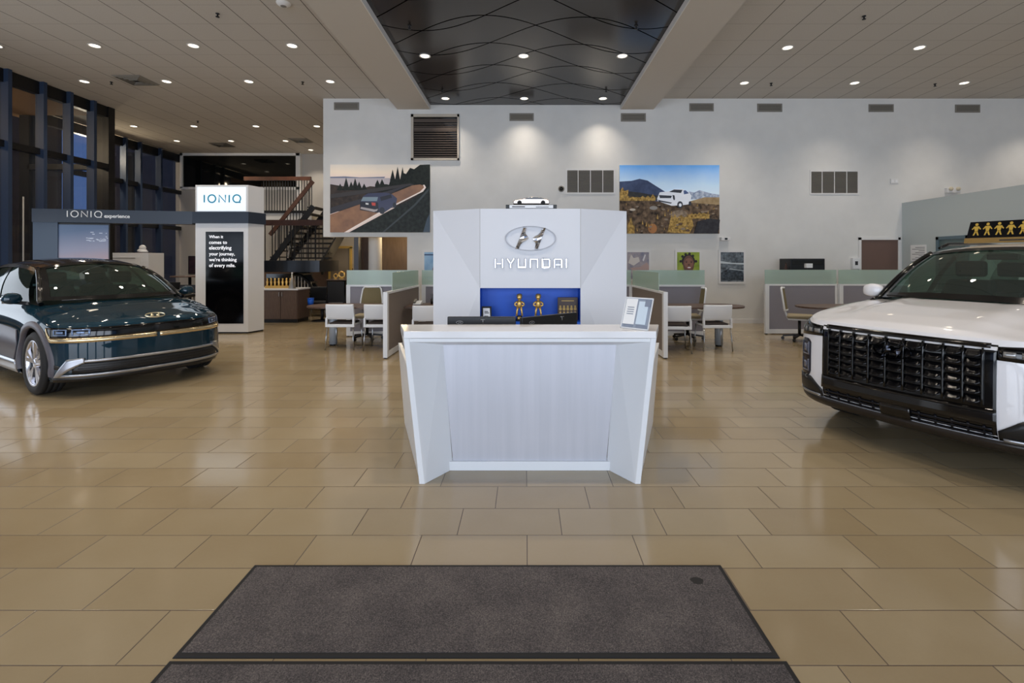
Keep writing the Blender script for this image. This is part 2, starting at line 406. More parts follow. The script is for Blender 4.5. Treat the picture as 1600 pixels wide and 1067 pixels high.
for i, x in enumerate((-11.7, -9.9, -8.05, -6.23)): downlight(x, 14.72, ZC, 'small round downlight in left tiled ceiling, %s of the third row back' % ORD[i], gl, 1.5)
for i, x in enumerate((-11.7, -9.88, -8.05)): downlight(x, 16.54, ZC, 'small round downlight above the stair, %s of the farthest full row' % ORD[i], gl, 1.5)
downlight(-7.8, 17.9, ZC, 'small round downlight beside the stair wall, alone behind the farthest row', gl, .6)
downlight(12.4, 9.27, ZC, 'round downlight in the white tiled ceiling overhead, outside the edges of the view', 'downlights overhead beyond the view')
downlight(12.4, 11.12, ZC, 'round downlight in the white tiled ceiling overhead, outside the edges of the view', 'downlights overhead beyond the view')
for i, x in enumerate((4.93, 7.41)): downlight(x, 9.27, ZC, 'round downlight in right tiled ceiling, %s one of the row nearer the viewer' % ('left', 'right')[i], gr)
for i, x in enumerate((4.94, 7.43, 9.9)): downlight(x, 11.12, ZC, 'round downlight in right tiled ceiling, %s of the row along the back wall' % ('leftmost', 'middle one', 'rightmost')[i], gr, 1.3, math.radians(78))
for i, x in enumerate((-1.89, -.036, 1.82)): downlight(x, 9.26, ZP, 'round downlight in dark wavy ceiling panel, %s of the row nearer the viewer' % ('leftmost', 'middle one', 'rightmost')[i], gp, 1.)
for i, x in enumerate((-1.90, -.03, 1.84)): downlight(x, 11.70, ZP, 'round downlight in dark ceiling panel close to the wall, %s of that row' % ('leftmost', 'middle one', 'rightmost')[i], gp, .8, math.radians(70))
for y in (6.9, 4.4, 1.9):
    for x in (-9.87, -8.03, -6.19, -4.36, 4.94, 7.42, 9.9, 12.4): downlight(x, y, ZC, 'round downlight in the white tiled ceiling overhead, outside the edges of the view', 'downlights overhead beyond the view')
for y in (6.2, 3.4):
    for x in (-1.9, 0., 1.82): downlight(x, y, ZP, 'round downlight in the dark ceiling panel overhead, outside the edges of the view', 'panel downlights overhead beyond the view')
# warm lamps in the low passage under the soffit
l = bpy.data.lights.new('passage_lamp', 'POINT'); l.energy = 45; l.color = (1, .74, .42); l.shadow_soft_size = .2
o = bpy.data.objects.new('passage_lamp', l); COL.objects.link(o); o.location = (-5.0, 17.6, 2.2)
l = bpy.data.lights.new('passage_lamp', 'POINT'); l.energy = 25; l.color = (1, .74, .42); l.shadow_soft_size = .2
o = bpy.data.objects.new('passage_lamp', l); COL.objects.link(o); o.location = (-3.4, 13.5, 2.25)
for y in (5., 10., 15.):     # added fill lights without fixtures, brightening the outdoor canopy
    l = bpy.data.lights.new('canopy_fill', 'POINT'); l.energy = 120; l.color = (1, .78, .5); l.shadow_soft_size = .15
    o = bpy.data.objects.new('canopy_fill', l); COL.objects.link(o); o.location = (-13.5, y, 4.9)
# ---------------------------------------------------------------- ceiling fittings
def sprinkler(px, py, z, label, group):
    Y = F*(z-EYE)/(HY-py); t = thing('fire_sprinkler', label, 'sprinkler', (gx(px, Y), Y, z), 0, group)
    mb = MB(); mb.lathe([(0, 0), (.03, 0), (.03, -.01), (.012, -.014), (.012, -.05), (0, -.05)], n=12); mb.build('escutcheon', M['dark'], t)
    mb = MB(); mb.lathe([(0, -.05), (.03, -.052), (.03, -.058), (0, -.058)], n=12); mb.build('deflector', M['dark'], t)
for px, py, z, lab in ((340,21,ZC,'dark sprinkler in left ceiling, the one nearest the viewer'), (174,128,ZC,'dark sprinkler in left ceiling beside the square air diffuser'),
        (473,128,ZC,'dark sprinkler in left ceiling near the corner of the white wall'), (309,189,ZC,'small dark sprinkler in left ceiling between third row downlights'),
        (1350,25,ZC,'dark sprinkler in right ceiling, the one nearest the viewer'), (1205,130,ZC,'dark sprinkler in right ceiling, left one along the back wall'),
        (1461,131,ZC,'dark sprinkler in right ceiling, right one along the back wall'), (640,40,ZP,'small sprinkler in dark ceiling panel, front left one'), (994,40,ZP,'small sprinkler in dark ceiling panel, front right one'),
        (691,140,ZP,'small sprinkler in dark ceiling panel, back left one'), (947,140,ZP,'small sprinkler in dark ceiling panel, back right one')):
    sprinkler(px, py, z-.001, lab, 'ceiling sprinklers')
def diffuser(px, py, s, label, dark=False):
    Y = F*(ZC-EYE)/(HY-py); t = thing('air_diffuser', label, 'air vent', (gx(px, Y), Y, ZC), 0, 'square ceiling air diffusers')
    mb = MB()
    for k, q in enumerate((s, s*.78, s*.56, s*.34)):
        P = [[(a*r/2, b*r/2, z) for a, b in ((-1,-1),(1,-1),(1,1),(-1,1))] for r, z in ((q, -.002-.004*k), (q*.88, -.03-.004*k), (q*.84, -.03-.004*k), (q*.84, -.002-.004*k))]
        mb.grid(P, 0, False, True)
    mb.build('louvre', M['vent'] if not dark else M['vent_dark'], t)
    mb = MB(); mb.box(-s*.48, s*.48, -s*.48, s*.48, -.0015, -.0005); mb.build('backing', M['black'], t)
diffuser(213, 125, .62, 'square dark air diffuser in left ceiling, the largest and nearest')
diffuser(347, 226, .6, 'square air diffuser in far left ceiling above the lit pillar', True)
diffuser(470, 219, .6, 'square air diffuser in far left ceiling beside the white wall corner')
Y = F*(ZC-EYE)/(HY-5); t = thing('smoke_detector', 'round white smoke detector on the left tiled ceiling', 'smoke detector', (gx(443, Y), Y, ZC))
mb = MB(); mb.lathe([(0, -.05), (.07, -.045), (.10, -.02), (.11, 0)], n=24); mb.build('housing', M['white_matte'], t)
mb = MB(); mb.lathe([(0, -.06), (.03, -.058), (.045, -.05)], n=16); mb.build('sensor', M['vent'], t)
# ================================================================ WALL GRILLES
YF = YW-.001
def wall_grille(px0, py0, px1, py1, label, group, cols=0, fine=10, name='wall_vent'):
    x0, x1, z0, z1 = gx(px0, YF), gx(px1, YF), gz(py1, YF), gz(py0, YF)
    t = thing(name, label, 'air vent', ((x0+x1)/2, YF, z0), 0, group); w, h = x1-x0, z1-z0; b = .035
    mb = MB(); mb.box(-w/2, w/2, -.012, 0, 0, b); mb.box(-w/2, w/2, -.012, 0, h-b, h); mb.box(-w/2, -w/2+b, -.012, 0, b, h-b); mb.box(w/2-b, w/2, -.012, 0, b, h-b)
    for k in range(1, cols): x = -w/2+w*k/cols; mb.box(x-.008, x+.008, -.012, 0, b, h-b)
    mb.build('frame', M['vent'] if cols == 0 else M['white_matte'], t)
    mb = MB(); mb.box(-w/2+.01, w/2-.01, -.002, 0, .01, h-.01); mb.build('backing', M['vent_dark'], t)
    mb = MB()
    for k in range(fine): z = b+(h-2*b)*(k+.5)/fine; mb.hexa([(-w/2+b,-.004,z-.008),(w/2-b,-.004,z-.008),(w/2-b,-.002,z-.008),(-w/2+b,-.002,z-.008),(-w/2+b,-.011,z+.001),(w/2-b,-.011,z+.001),(w/2-b,-.009,z+.003),(-w/2+b,-.009,z+.003)])
    mb.build('louvre', M['vent'], t)
gg = 'grey supply grilles along the top of the back wall'
for r, lab in (((522,160,561,172), 'grey wall vent at the far left, above the coastal road picture'), ((796,177,834,189), 'grey wall vent high in the middle, under the dark ceiling panel'),
          ((970,177,1009,190), 'grey wall vent high on wall, under the right ceiling beam'), ((1077,161.5,1115,174), 'grey wall vent just right of the right ceiling beam'),
          ((1183,162,1222,175), 'grey wall vent high on wall, third from the right'), ((1357,163,1396,175), 'grey wall vent high on wall, second from the right'),
          ((1492,163.5,1531,176), 'grey wall vent high on wall, rightmost of the row')): wall_grille(*r, lab, gg, 0, 7)
wall_grille(884, 264, 961, 303, 'large grey return grille left of the mountain picture', 'large return air grilles', 4, 16, 'return_grille')
wall_grille(1265, 266, 1342, 304, 'large grey return grille alone on the right of the wall', 'large return air grilles', 4, 16, 'return_grille')
# window with blinds high on the wall
mb = MB(); Yv = YW-.05
x0, x1, z0, z1 = gx(642, Yv), gx(717, Yv), gz(250, Yv), gz(178, Yv)
mb.box(x0, x1, Yv, YW, z1-.07, z1); mb.box(x0, x1, Yv, YW, z0, z0+.05); mb.box(x0, x0+.06, Yv, YW, z0, z1); mb.box(x1-.04, x1, Yv, YW, z0, z1)
w5 = struct(mb.build('window_5', mat('beige_frame', hx(186,178,166), .6)))
mb = MB(); mb.box(x0+.05, x1-.03, YW-.012, YW-.004, z0+.04, z1-.06); mb.build('pane', M['gloss_black'], w5, W=True)
mb = MB()
for k in range(17): z = z0+.07+(z1-z0-.15)*k/17; mb.box(x0+.06, x1-.045, YW-.03, YW-.015, z, z+.022)
mb.box(x0+.06, x1-.045, YW-.035, YW-.012, z1-.2, z1-.14); mb.box(x0+.06, x1-.045, YW-.035, YW-.012, z1-.4, z1-.33)
mb.build('blind', mat('brown_blind', hx(74,62,54), .5), w5, W=True)
# ================================================================ DOOR + SMALL WALL ITEMS
mb = MB(); x0, x1, zt = gx(1341, YF), gx(1406, YF), gz(371, YF)
mb.box(x0, x0+.06, YF-.03, YF, 0, zt); mb.box(x1-.06, x1, YF-.03, YF, 0, zt); mb.box(x0, x1, YF-.03, YF, zt-.06, zt)
d2 = struct(mb.build('door_2', M['white_matte']))
mb = MB(); mb.box(x0+.06, x1-.06, YF-.012, YF, 0, zt-.06); mb.build('door_leaf', mat('door_brown', hx(106,84,76), .45), d2, W=True)
mb = MB(); mb.tube([(x0+.13, YF-.012, 1.0), (x0+.13, YF-.06, 1.0), (x0+.24, YF-.06, 1.0)], .01); mb.build('door_handle', M['steel'], d2, W=True)
# office window in the right partition wall (faces the room)
def xw(px): return F*XR/(px-CX)
mb = MB(); ya, yb = xw(1515), xw(1464); zt = 1.57+ .0
zt = EYE-(370-HY)*yb/F
for (a, b, c, d) in ((ya, yb, zt-.07, zt), (ya, yb, .85, .92), (ya, ya+.07, .85, zt), (yb-.07, yb, .85, zt)): mb.box(XR-.03, XR, a, b, c, d)
w6 = struct(mb.build('window_6', mat('slate_frame', hx(92,114,126), .5)))
mb = MB(); mb.box(XR-.012, XR-.004, ya+.05, yb-.05, .9, zt-.05); mb.build('pane', mat('office_glass', hx(84,102,104), .06), w6, W=True)
ya, yb = xw(1448), xw(1423); t = thing('notice_sheet', 'white printed notice taped to grey right wall beside the office window', 'notice', (XR-.002, (ya+yb)/2, EYE-(408-HY)*ya/F))
h = .35*1.1; w = yb-ya
mb = MB(); mb.box(-.004, 0, -w/2, w/2, 0, h); mb.build('sheet', M['paper'], t)
mb = MB()
for k in range(8): mb.box(-.006, -.004, -w/2+.05, w/2-.05-.1*(k % 3), .04+k*.04, .05+k*.04)
mb.build('print', M['ink'], t)
def small_box(name, px0, py0, px1, py1, d, label, cat, m, parts=()):
    x0, x1, z0, z1 = gx(px0, YF), gx(px1, YF), gz(py1, YF), gz(py0, YF)
    t = thing(name, label, cat, ((x0+x1)/2, YF, z0)); w, h = x1-x0, z1-z0
    mb = MB(); mb.box(-w/2, w/2, -d, 0, 0, h); mb.build('housing', m, t, bevel=.006)
    for nm, (a, b, c, e), mm in parts:
        mb = MB(); mb.box(-w/2+a*w, -w/2+b*w, -d-.004, -d, c*h, e*h); mb.build(nm, mm, t)
    return t
small_box('emergency_light', 1476, 294, 1497, 302, .08, 'white emergency light unit with two lamps, high on the back wall', 'emergency light', M['white_matte'])
t = bpy.data.objects['emergency_light']
for sx in (-.09, .09):
    mb = MB(); mb.lathe([(0, -.05), (.035, -.05), (.05, -.02), (.04, .02), (0, .03)], (sx, -.08, .10), 16, 'y'); mb.build('lamp_head', mat('lamp_lens', hx(210,200,176), .3), t)
small_box('thermostat', 1391, 279, 1403, 287, .02, 'tiny white wall plate with switches above the door', 'wall switch', M['white_matte'], (('switch', (.12,.38,.25,.75), M['paper']), ('switch', (.6,.86,.25,.75), M['paper'])))
small_box('security_camera', 1124, 371, 1138, 376, .14, 'small white sensor box below the corner of the mountain picture', 'sensor', M['white_matte'], (('lens', (.35,.65,.2,.8), M['dark']),))
t = thing('dome_camera', 'tiny black dome camera on wall left of large return grille', 'camera', at(877, 295, YF))
mb = MB(); mb.lathe([(0, -.06), (.03, -.055), (.05, -.03), (.055, 0)], n=16, axis='y'); mb.build('dome', M['gloss_black'], t)
mb = MB(); mb.lathe([(.055, -.008), (.075, -.006), (.078, 0)], n=16, axis='y'); mb.build('ring', M['vent'], t)
small_box('sanitizer_dispenser', 1329, 403, 1340, 420, .09, 'small white dispenser mounted on wall left of the brown door', 'dispenser', M['white'], (('window', (.3,.7,.35,.7), M['ink']),))
# ================================================================ FLOOR MATS
def mat_carpet():
    m = mat('mat_carpet', hx(70,66,68), .95); g = N(m); vec, x, y, z = g.pos()
    n = g.noise(vec, 190, 3, .8); n2 = g.noise(vec, 4, 3)
    g.col(g.ramp(g.math('ADD', g.math('MULTIPLY', n, .8), g.math('MULTIPLY', n2, .2)), ((.34, hx(38,35,38)), (.5, hx(78,73,74)), (.66, hx(124,116,112)))))
    g.bump(n, .5, .004); return m
carpet = mat_carpet()
def floor_mat(x0, x1, y0, y1, label):
    t = thing('floor_mat', label, 'mat', ((x0+x1)/2, (y0+y1)/2, 0), 0, 'entrance mats'); w, d = (x1-x0)/2, (y1-y0)/2; b = .022
    mb = MB(); P = []
    for q, z in ((0, .0005), (0, .003), (.006, .007), (b, .007), (b, .0005)): P.append([(sx*(w-q), sy*(d-q), z) for sx, sy in ((-1,-1),(1,-1),(1,1),(-1,1))])
    mb.grid(P, 0, False, True); mb.build('rubber_border', M['rubber'], t)
    mb = MB(); mb.box(-w+b, w-b, -d+b, d-b, .0005, .0085); mb.build('carpet', carpet, t)
    return t
t = floor_mat(-1.39, 1.002, 1.94, 2.53, 'grey carpet mat with black rubber edge and a dark spot, in front of the desk')
mb = MB(); mb.lathe([(0, .0092), (.028, .0090), (.032, .0084)], (0, 0, 0), 14); mb.move(lambda p: Vector((p.x*(1+.15*math.sin(p.y*160)), p.y*.9, p.z))+Vector((gx(1089, 2.40)+.194, .165, 0)))
mb.build('stain', mat('stain', hx(30,28,28), .8), t)
floor_mat(-1.39, 1.02, 1.15, 1.925, 'grey carpet mat cut by the bottom of the view, nearest the viewer')
# ================================================================ RECEPTION DESK
DX, DY = .0315, 3.45
desk = thing('reception_desk', 'white angular reception desk with brushed silver front panel in the middle of the floor', 'reception desk', (DX, DY, 0))
def brushed():
    m = mat('brushed_panel', hx(186,188,196), .45, .35); g = N(m)
    mp = g.n('ShaderNodeMapping'); tc = g.n('ShaderNodeTexCoord'); g.l(tc.outputs['Object'], mp.inputs[0]); mp.inputs[3].default_value = (6, 1, .25)
    n = g.noise(mp.outputs[0], 3, 3); g.col(g.ramp(n, ((.3, hx(188,190,198)), (.7, hx(197,198,206))))); return m
mb = MB()      # counter top (trapezoid)
zt = 1.07
ctop = [(-.885, 0), (.885, 0), (1.0, .37), (-1.0, .37)]
mb.prism(ctop, zt-.05, zt, 'z')
mb.build('counter_top', mat('gloss_white', hx(232,232,234), .12), desk, bevel=.004)
for sg in (-1, 1):
    mb = MB(); bt = [(-.775, 0), (-.738, 0), (-.574, .25), (-.80, .37)]; tp = [(-.885, 0), (-.848, 0), (-.652, .25), (-.998, .37)]
    mb.hexa([(-sg*x, y, 0) for x, y in bt]+[(-sg*x, y, zt-.05) for x, y in tp]); mb.build('side_fin', M['white'], desk, bevel=.003)
    mb = MB(); mb.hexa([(sg*x, y, z) for x, y, z in ((.80, .1, 0), (.78, .1, 0), (1.17, 1.31, 0), (1.2, 1.31, 0), (.872, .1, .77), (.84, .1, .77), (1.225, 1.31, .77), (1.26, 1.31, .77))]); mb.build('wing_panel', M['white'], desk, bevel=.003)
mb = MB(); mb.box(-.60, .60, .22, .30, 0, .067); mb.build('plinth', M['white'], desk, bevel=.003)
mb = MB(); mb.hexa([(-.576, .245, .067), (.576, .245, .067), (.576, .30, .067), (-.576, .30, .067), (-.66, .245, zt-.05), (.66, .245, zt-.05), (.66, .30, zt-.05), (-.66, .30, zt-.05)]); mb.build('front_panel', brushed(), desk)
mb = MB(); mb.hexa([(-.86, .005, zt-.075), (.86, .005, zt-.075), (.66, .26, zt-.14), (-.66, .26, zt-.14), (-.86, .005, zt-.052), (.86, .005, zt-.052), (.66, .30, zt-.052), (-.66, .30, zt-.052)]); mb.build('soffit', M['white'], desk)
mb = MB(); mb.prism([(-.86, .37), (.86, .37), (1.2, 1.31), (-1.2, 1.31)], .72, .76, 'z'); mb.build('worktop', M['white'], desk)
# ---- tower behind the desk
YT = 5.4
def T(px, py, dy=0.): return at(px, py, YT+dy)
tower = thing('logo_wall', 'tall white faceted wall with chrome emblem and blue niche behind the reception desk', 'display wall', (gx(828, YT), YT, 0))
mb = MB(); zb = 0.
def D(p, z): return (p[0], p[1], z)
TL, T1, T2, TR = T(677,329.5,.25), T(750,326), T(907,326), T(979,330,.25); N1, N2 = T(750,450), T(907,450); NB = .86
mb.add([T1, T2, N2, N1], [(0, 1, 2, 3)])
BLo, BRo = T(677, 600, .0), T(979, 600, .0); BLo, BRo = D(BLo, zb), D(BRo, zb)
mb.add([TL, T1, N1, BLo, D(N1, zb)], [(0, 1, 2), (0, 2, 3), (2, 4, 3)])
mb.add([TR, T2, N2, BRo, D(N2, zb)], [(0, 1, 2), (0, 2, 3), (2, 4, 3)])
B = .6; ins = lambda p, dy: (p[0], p[1]+dy, p[2])
mb.add([TL, T1, T2, TR, ins(TR, B-.25), ins(TL, B-.25)], [(0, 1, 2, 3, 4, 5)])
mb.add([TL, BLo, D(ins(TL, B-.25), zb), ins(TL, B-.25)], [(0, 1, 2), (0, 2, 3)]); mb.add([TR, BRo, D(ins(TR, B-.25), zb), ins(TR, B-.25)], [(0, 1, 2), (0, 2, 3)])
mb.add([D(ins(TL, B-.25), zb), ins(TL, B-.25), ins(TR, B-.25), D(ins(TR, B-.25), zb)], [(0, 1, 2, 3)])
mb.add([D(N1, zb), D(N2, zb), D(N2, NB), D(N1, NB)], [(0, 1, 2, 3)])
mb.build('panel', mat('tower_white', hx(214,217,224), .45), tower, W=True, recalc=False)
nd = .26
mb = MB(); a, b, zt2 = N1[0], N2[0], N1[2]
mb.add([(a, YT, NB), (a, YT+nd, NB), (a, YT+nd, zt2), (a, YT, zt2), (b, YT, NB), (b, YT+nd, NB), (b, YT+nd, zt2), (b, YT, zt2)], [(0,1,2,3), (4,5,6,7), (1,5,6,2), (3,2,6,7)])
mb.build('niche_lining', M['blue'], tower, W=True, recalc=False)
mb = MB(); mb.box(a, b, YT+.002, YT+nd, NB, NB+.03); mb.build('niche_shelf', M['blue'], tower, W=True)
# panel joints
mb = MB()
for px in (750, 907): mb.box(gx(px, YT)-.0015, gx(px, YT)+.0015, YT-.001, YT+.002, N1[2], T1[2])
mb.build('joint', M['vent'], tower, W=True)
# ---- chrome emblem: an oval ring and a leaning letter H
S = YT/F
def emblem(mb, c, ux, uz, un, w, h, d, ring=.035):
    """oval ring w x h with slanted H; c centre, ux right, uz up, un towards the viewer"""
    c, ux, uz, un = Vector(c), Vector(ux), Vector(uz), Vector(un); n = 56; P = []
    q = lambda x, z, t: c+ux*x+uz*z+un*t
    prof = [(1, 0), (1, d*.5), (1-ring*.5, d), (1-ring, d*.5), (1-ring, 0)]
    for i in range(n):
        a = 2*math.pi*i/n; ca, sa = math.cos(a), math.sin(a); row = []
        for r, t in prof: k = (1-r); row.append(q((w/2-k*w/2)*ca, (h/2-k*w/2)*sa, t))
        P.append(row)
    P.append(P[0]); mb.grid(P, 0, False)
    # two strokes, lens-shaped, joined by a tapering cross piece
    sl = .30*w/h
    def stroke(x0, sgn):
        top, bot = .42*h, -.42*h; L = []; R = []; k = 10
        for i in range(k+1):
            z = bot+(top-bot)*i/k; f = i/k
            cxx = x0+z*sl*.62; wd = .056*w
            bulge = .115*w*math.exp(-((f-.5)/.17)**2)
            if sgn < 0: L.append((cxx-wd*.6, z)); R.append((cxx+wd*.6+bulge, z))
            else: L.append((cxx-wd*.6-bulge, z)); R.append((cxx+wd*.6, z))
        P = []
        for (lx, lz), (rx, rz) in zip(L, R):
            mx, mz = (lx+rx)/2, (lz+rz)/2
            P.append([q(lx, lz, 0), q(lx, lz, d*.45), q(mx, mz, d), q(rx, rz, d*.45), q(rx, rz, 0)])
        mb.grid(P, 0, False)
        for e in (0, -1): mb.add(P[e], [(0, 1, 2, 3, 4)])
    stroke(-.185*w, -1); stroke(.185*w, 1)
    return mb
mb = emblem(MB(), T(829, 372.5, -.001), RX, RZ, RF, 80*S, 39*S, .03); mb.build('emblem', M['chrome'], tower, W=True)
# ---- chrome lettering from square-cut strokes
def letters(mb, org, H, d):
    ox, oy, oz = org; w = .21*H
    def bar(x0, z0, x1, z1): mb.box(ox+x0*H, ox+x1*H, oy-d, oy, oz+z0*H, oz+z1*H)
    def slant(x0, z0, x1, z1, t=.2): mb.prism([(ox+(x0-t/2)*H, oz+z0*H), (ox+(x0+t/2)*H, oz+z0*H), (ox+(x1+t/2)*H, oz+z1*H), (ox+(x1-t/2)*H, oz+z1*H)], oy-d, oy)
    x = 0.; t = .2
    bar(x, 0, x+t, 1); bar(x+.72, 0, x+.92, 1); bar(x+t, .36, x+.72, .56); x += 1.16                       # H
    slant(x+.1, 1, x+.46, .45, .22); slant(x+.84, 1, x+.48, .45, .22); bar(x+.37, 0, x+.57, .47); x += 1.14   # Y
    bar(x, .12, x+t, 1); bar(x+.72, .12, x+.92, 1); bar(x, 0, x+.92, t); x += 1.2                           # U
    bar(x, 0, x+t, .9); bar(x+.72, 0, x+.92, .9); bar(x, .8, x+.92, 1); x += 1.2                            # N
    bar(x, .0, x+t, 1); bar(x+.72, .12, x+.92, .88); bar(x+t, 0, x+.84, t); bar(x+t, .8, x+.84, 1); x += 1.2   # D
    bar(x, 0, x+t, .9); bar(x+.72, 0, x+.92, .9); bar(x+.06, .8, x+.86, 1); bar(x+t, .26, x+.72, .44); x += 1.2    # A
    bar(x, 0, x+t, 1); return mb
mb = letters(MB(), (gx(772.5, YT), YT+.001, gz(419, YT)), 15.6*S, .022); mb.build('lettering', mat('letter_chrome', hx(176,176,182), .1, 1.), tower, W=True, bevel=.004)
# ---- model car under a clear cover on the tower
xk, zk = gx(830, 5.5), T1[2]+.0005
t = thing('model_car', 'small silver model car on black base on top of the white logo wall', 'model car', (xk, 5.5, zk))
mb = MB(); mb.box(-.28, .28, -.09, .09, 0, .045); mb.build('base', M['black'], t, bevel=.003)
mb = MB(); mb.box(-.24, .24, -.094, -.09, .006, .04); mb.build('name_plate', M['white'], t)
mb = MB(); mb.box(-.21, -.07, -.096, -.094, .016, .026); mb.build('printed_line', M['ink'], t); mb = MB(); mb.box(.05, .19, -.096, -.094, .016, .022); mb.build('printed_line', M['ink'], t)
mb = MB(); prof = [(-.20, .055), (-.205, .085), (-.185, .102), (-.11, .113), (-.06, .128), (.02, .137), (.10, .131), (.17, .113), (.198, .10), (.205, .075), (.20, .055)]
mb.prism(prof, -.06, .06, 'y', 0, True); mb.build('body', mat('silver_paint', hx(206,196,188), .25, .7), t, bevel=.01)
mb = MB(); mb.prism([(-.075, .108), (-.05, .125), (.02, .132), (.10, .126), (.15, .108)], -.0615, .0615); mb.build('glass', M['gloss_black'], t)
for x in (-.13, .13):
    for y in (-.062, .05):
        mb = MB(); mb.cyl((x, y, .07), (x, y+.012, .07), .025, n=14); mb.build('wheel', M['rubber'], t)
# ---- niche contents
def statuette(x, label):
    t = thing('statuette', label, 'trophy', (x, YT+.11, NB+.03), 0, 'gold statuettes in the blue niche')
    mb = MB(); mb.lathe([(0, 0), (.048, 0), (.048, .012), (.036, .02), (.030, .05), (.036, .058), (0, .058)], n=20); mb.build('base', M['gloss_black'], t)
    mb = MB(); mb.box(-.018, .018, -.036, -.033, .022, .046); mb.build('plate', M['gold'], t)
    mb = MB(); s = 1.
    for sx in (-1, 1):
        mb.tube([(sx*.032, -.012, .062), (sx*.030, 0, .066), (sx*.026, 0, .11), (sx*.016, 0, .155)], [.012, .011, .012, .014])
        mb.tube([(sx*.022, 0, .215), (sx*.050, .004, .195), (sx*.052, -.004, .178), (sx*.026, -.012, .160)], [.011, .010, .010, .011])
    mb.lathe([(0, .14), (.022, .143), (.027, .165), (.030, .20), (.024, .222), (.012, .23), (.012, .24)], n=16); mb.build('figure', M['gold'], t)
    mb = MB(); mb.ball((0, -.002, .262), .030, .028, .032); mb.lathe([(.034, .272), (.030, .29), (.022, .30), (0, .304)], n=16); mb.build('head', M['gold'], t)
statuette(gx(811.5, YT+.11), 'left one of two gold figure trophies with hands on hips in the blue niche')
statuette(gx(841, YT+.11), 'right one of two gold figure trophies with hands on hips in the blue niche')
t = thing('tent_card', 'black card holder with white sheet at the left end of the blue niche', 'sign holder', (gx(760, YT+.1), YT+.1, NB+.03))
h = .16
mb = MB(); mb.hexa([(-.055,-.03,0),(.055,-.03,0),(.055,.03,0),(-.055,.03,0),(-.055,.02,h),(.055,.02,h),(.055,.03,h),(-.055,.03,h)]); mb.build('stand', M['black'], t)
mb = MB(); mb.hexa([(-.03,-.034,.0),(.048,-.034,.0),(.048,-.03,.0),(-.03,-.03,.0),(-.038,.009,h*.88),(.036,.009,h*.88),(.036,.014,h*.88),(-.038,.014,h*.88)]); mb.build('sheet', M['paper'], t)
mb = MB()
for k, z in enumerate((.03, .05, .085, .10)): mb.hexa([(-.02,-.036+.3*z-.0015,z),(.03-.01*(k%2),-.036+.3*z-.0015,z),(.03-.01*(k%2),-.034+.3*z,z),(-.02,-.034+.3*z,z),(-.02,-.036+.3*z,z+.008),(.03-.01*(k%2),-.036+.3*z,z+.008),(.03-.01*(k%2),-.034+.3*z,z+.008),(-.02,-.034+.3*z,z+.008)])
mb.build('print', M['ink'], t)
t = thing('award_plaque', 'brown award plaque with two rows of gold figures at the right end of the niche', 'plaque', (gx(887, YT+.14), YT+.14, NB+.03))
w, h = .113, .26
mb = MB(); mb.box(-w, w, -.008, .008, 0, h); mb.build('board', mat('plaque_brown', hx(70,52,46), .4), t, bevel=.003)
mb = MB()
for r in range(2):
    for k in range(5):
        x, z = -.083+k*.0415, .125-r*.068; mb.cyl((x, -.0085, z+.034), (x, -.012, z+.034), .011, n=10); mb.prism([(x-.017, z), (x-.008, z-.012), (x+.008, z-.012), (x+.017, z), (x+.011, z+.022), (x-.011, z+.022)], -.012, -.008)
mb.build('figures', M['gold_print'], t)
mb = MB(); mb.box(-.07, .07, -.010, -.008, .216, .226); mb.build('printed_line', M['gold_print'], t)
# ---- monitors seen from behind
def monitor(p0, p1, label, z0=.83, z1=1.108):
    (xa, ya), (xb, yb) = p0, p1; c = Vector(((xa+xb)/2, (ya+yb)/2, .76)); t = thing('monitor', label, 'monitor', c, 0, 'monitors behind the counter'); a = Vector((xa, ya, 0)); b = Vector((xb, yb, 0)); d = (b-a).normalized(); n = Vector((d.y, -d.x, 0))
    if n.y > 0: n = -n
    L = (b-a).length; Q = lambda s, o, z: a+d*s+n*o+Vector((0, 0, z))-Vector((c.x, c.y, c.z))
    mb = MB(); mb.hexa([Q(0,0,z0), Q(L,0,z0), Q(L,-.035,z0), Q(0,-.035,z0), Q(0,0,z1), Q(L,0,z1), Q(L,-.035,z1), Q(0,-.035,z1)]); mb.build('housing', M['black'], t, bevel=.005)
    mb = MB(); mb.hexa([Q(.01,-.036,z0+.01), Q(L-.01,-.036,z0+.01), Q(L-.01,-.037,z0+.01), Q(.01,-.037,z0+.01), Q(.01,-.036,z1-.01), Q(L-.01,-.036,z1-.01), Q(L-.01,-.037,z1-.01), Q(.01,-.037,z1-.01)]); mb.build('screen', M['gloss_black'], t)
    mb = MB(); mb.bar(Q(L/2,.02,.76), Q(L/2,.02,1.0), .05, .03); mb.build('stand', M['black'], t)
    mb = MB(); mb.box(-.11, .11, -.08, .08, 0, .012); mb.build('foot', M['black'], t)
    mb = MB(); ring = [Q(.10+.028*math.cos(k*.45), .002, 1.062+.012*math.sin(k*.45)) for k in range(14)]
    mb.tube(ring, .002, 5, 0, True); mb.tube([Q(.09, .002, 1.053), Q(.093, .002, 1.063), Q(.11, .002, 1.061), Q(.113, .002, 1.071)], .002, 5); mb.build('badge', M['steel'], t)
    mb = MB(); o = L*.52 if xa < -.3 else L*.70
    mb.tube([Q(o-.02, .002, 1.085), Q(o+.02, .002, 1.085)], .003, 5); mb.tube([Q(o, .002, 1.085), Q(o, .002, 1.055)], .003, 5); mb.build('cable_clip', M['steel'], t)
monitor((-.634, 4.0), (-.078, 4.0), 'left black monitor standing square behind the reception counter')
monitor((-.025, 3.93), (.457, 4.34), 'right black monitor turned at an angle behind the reception counter')
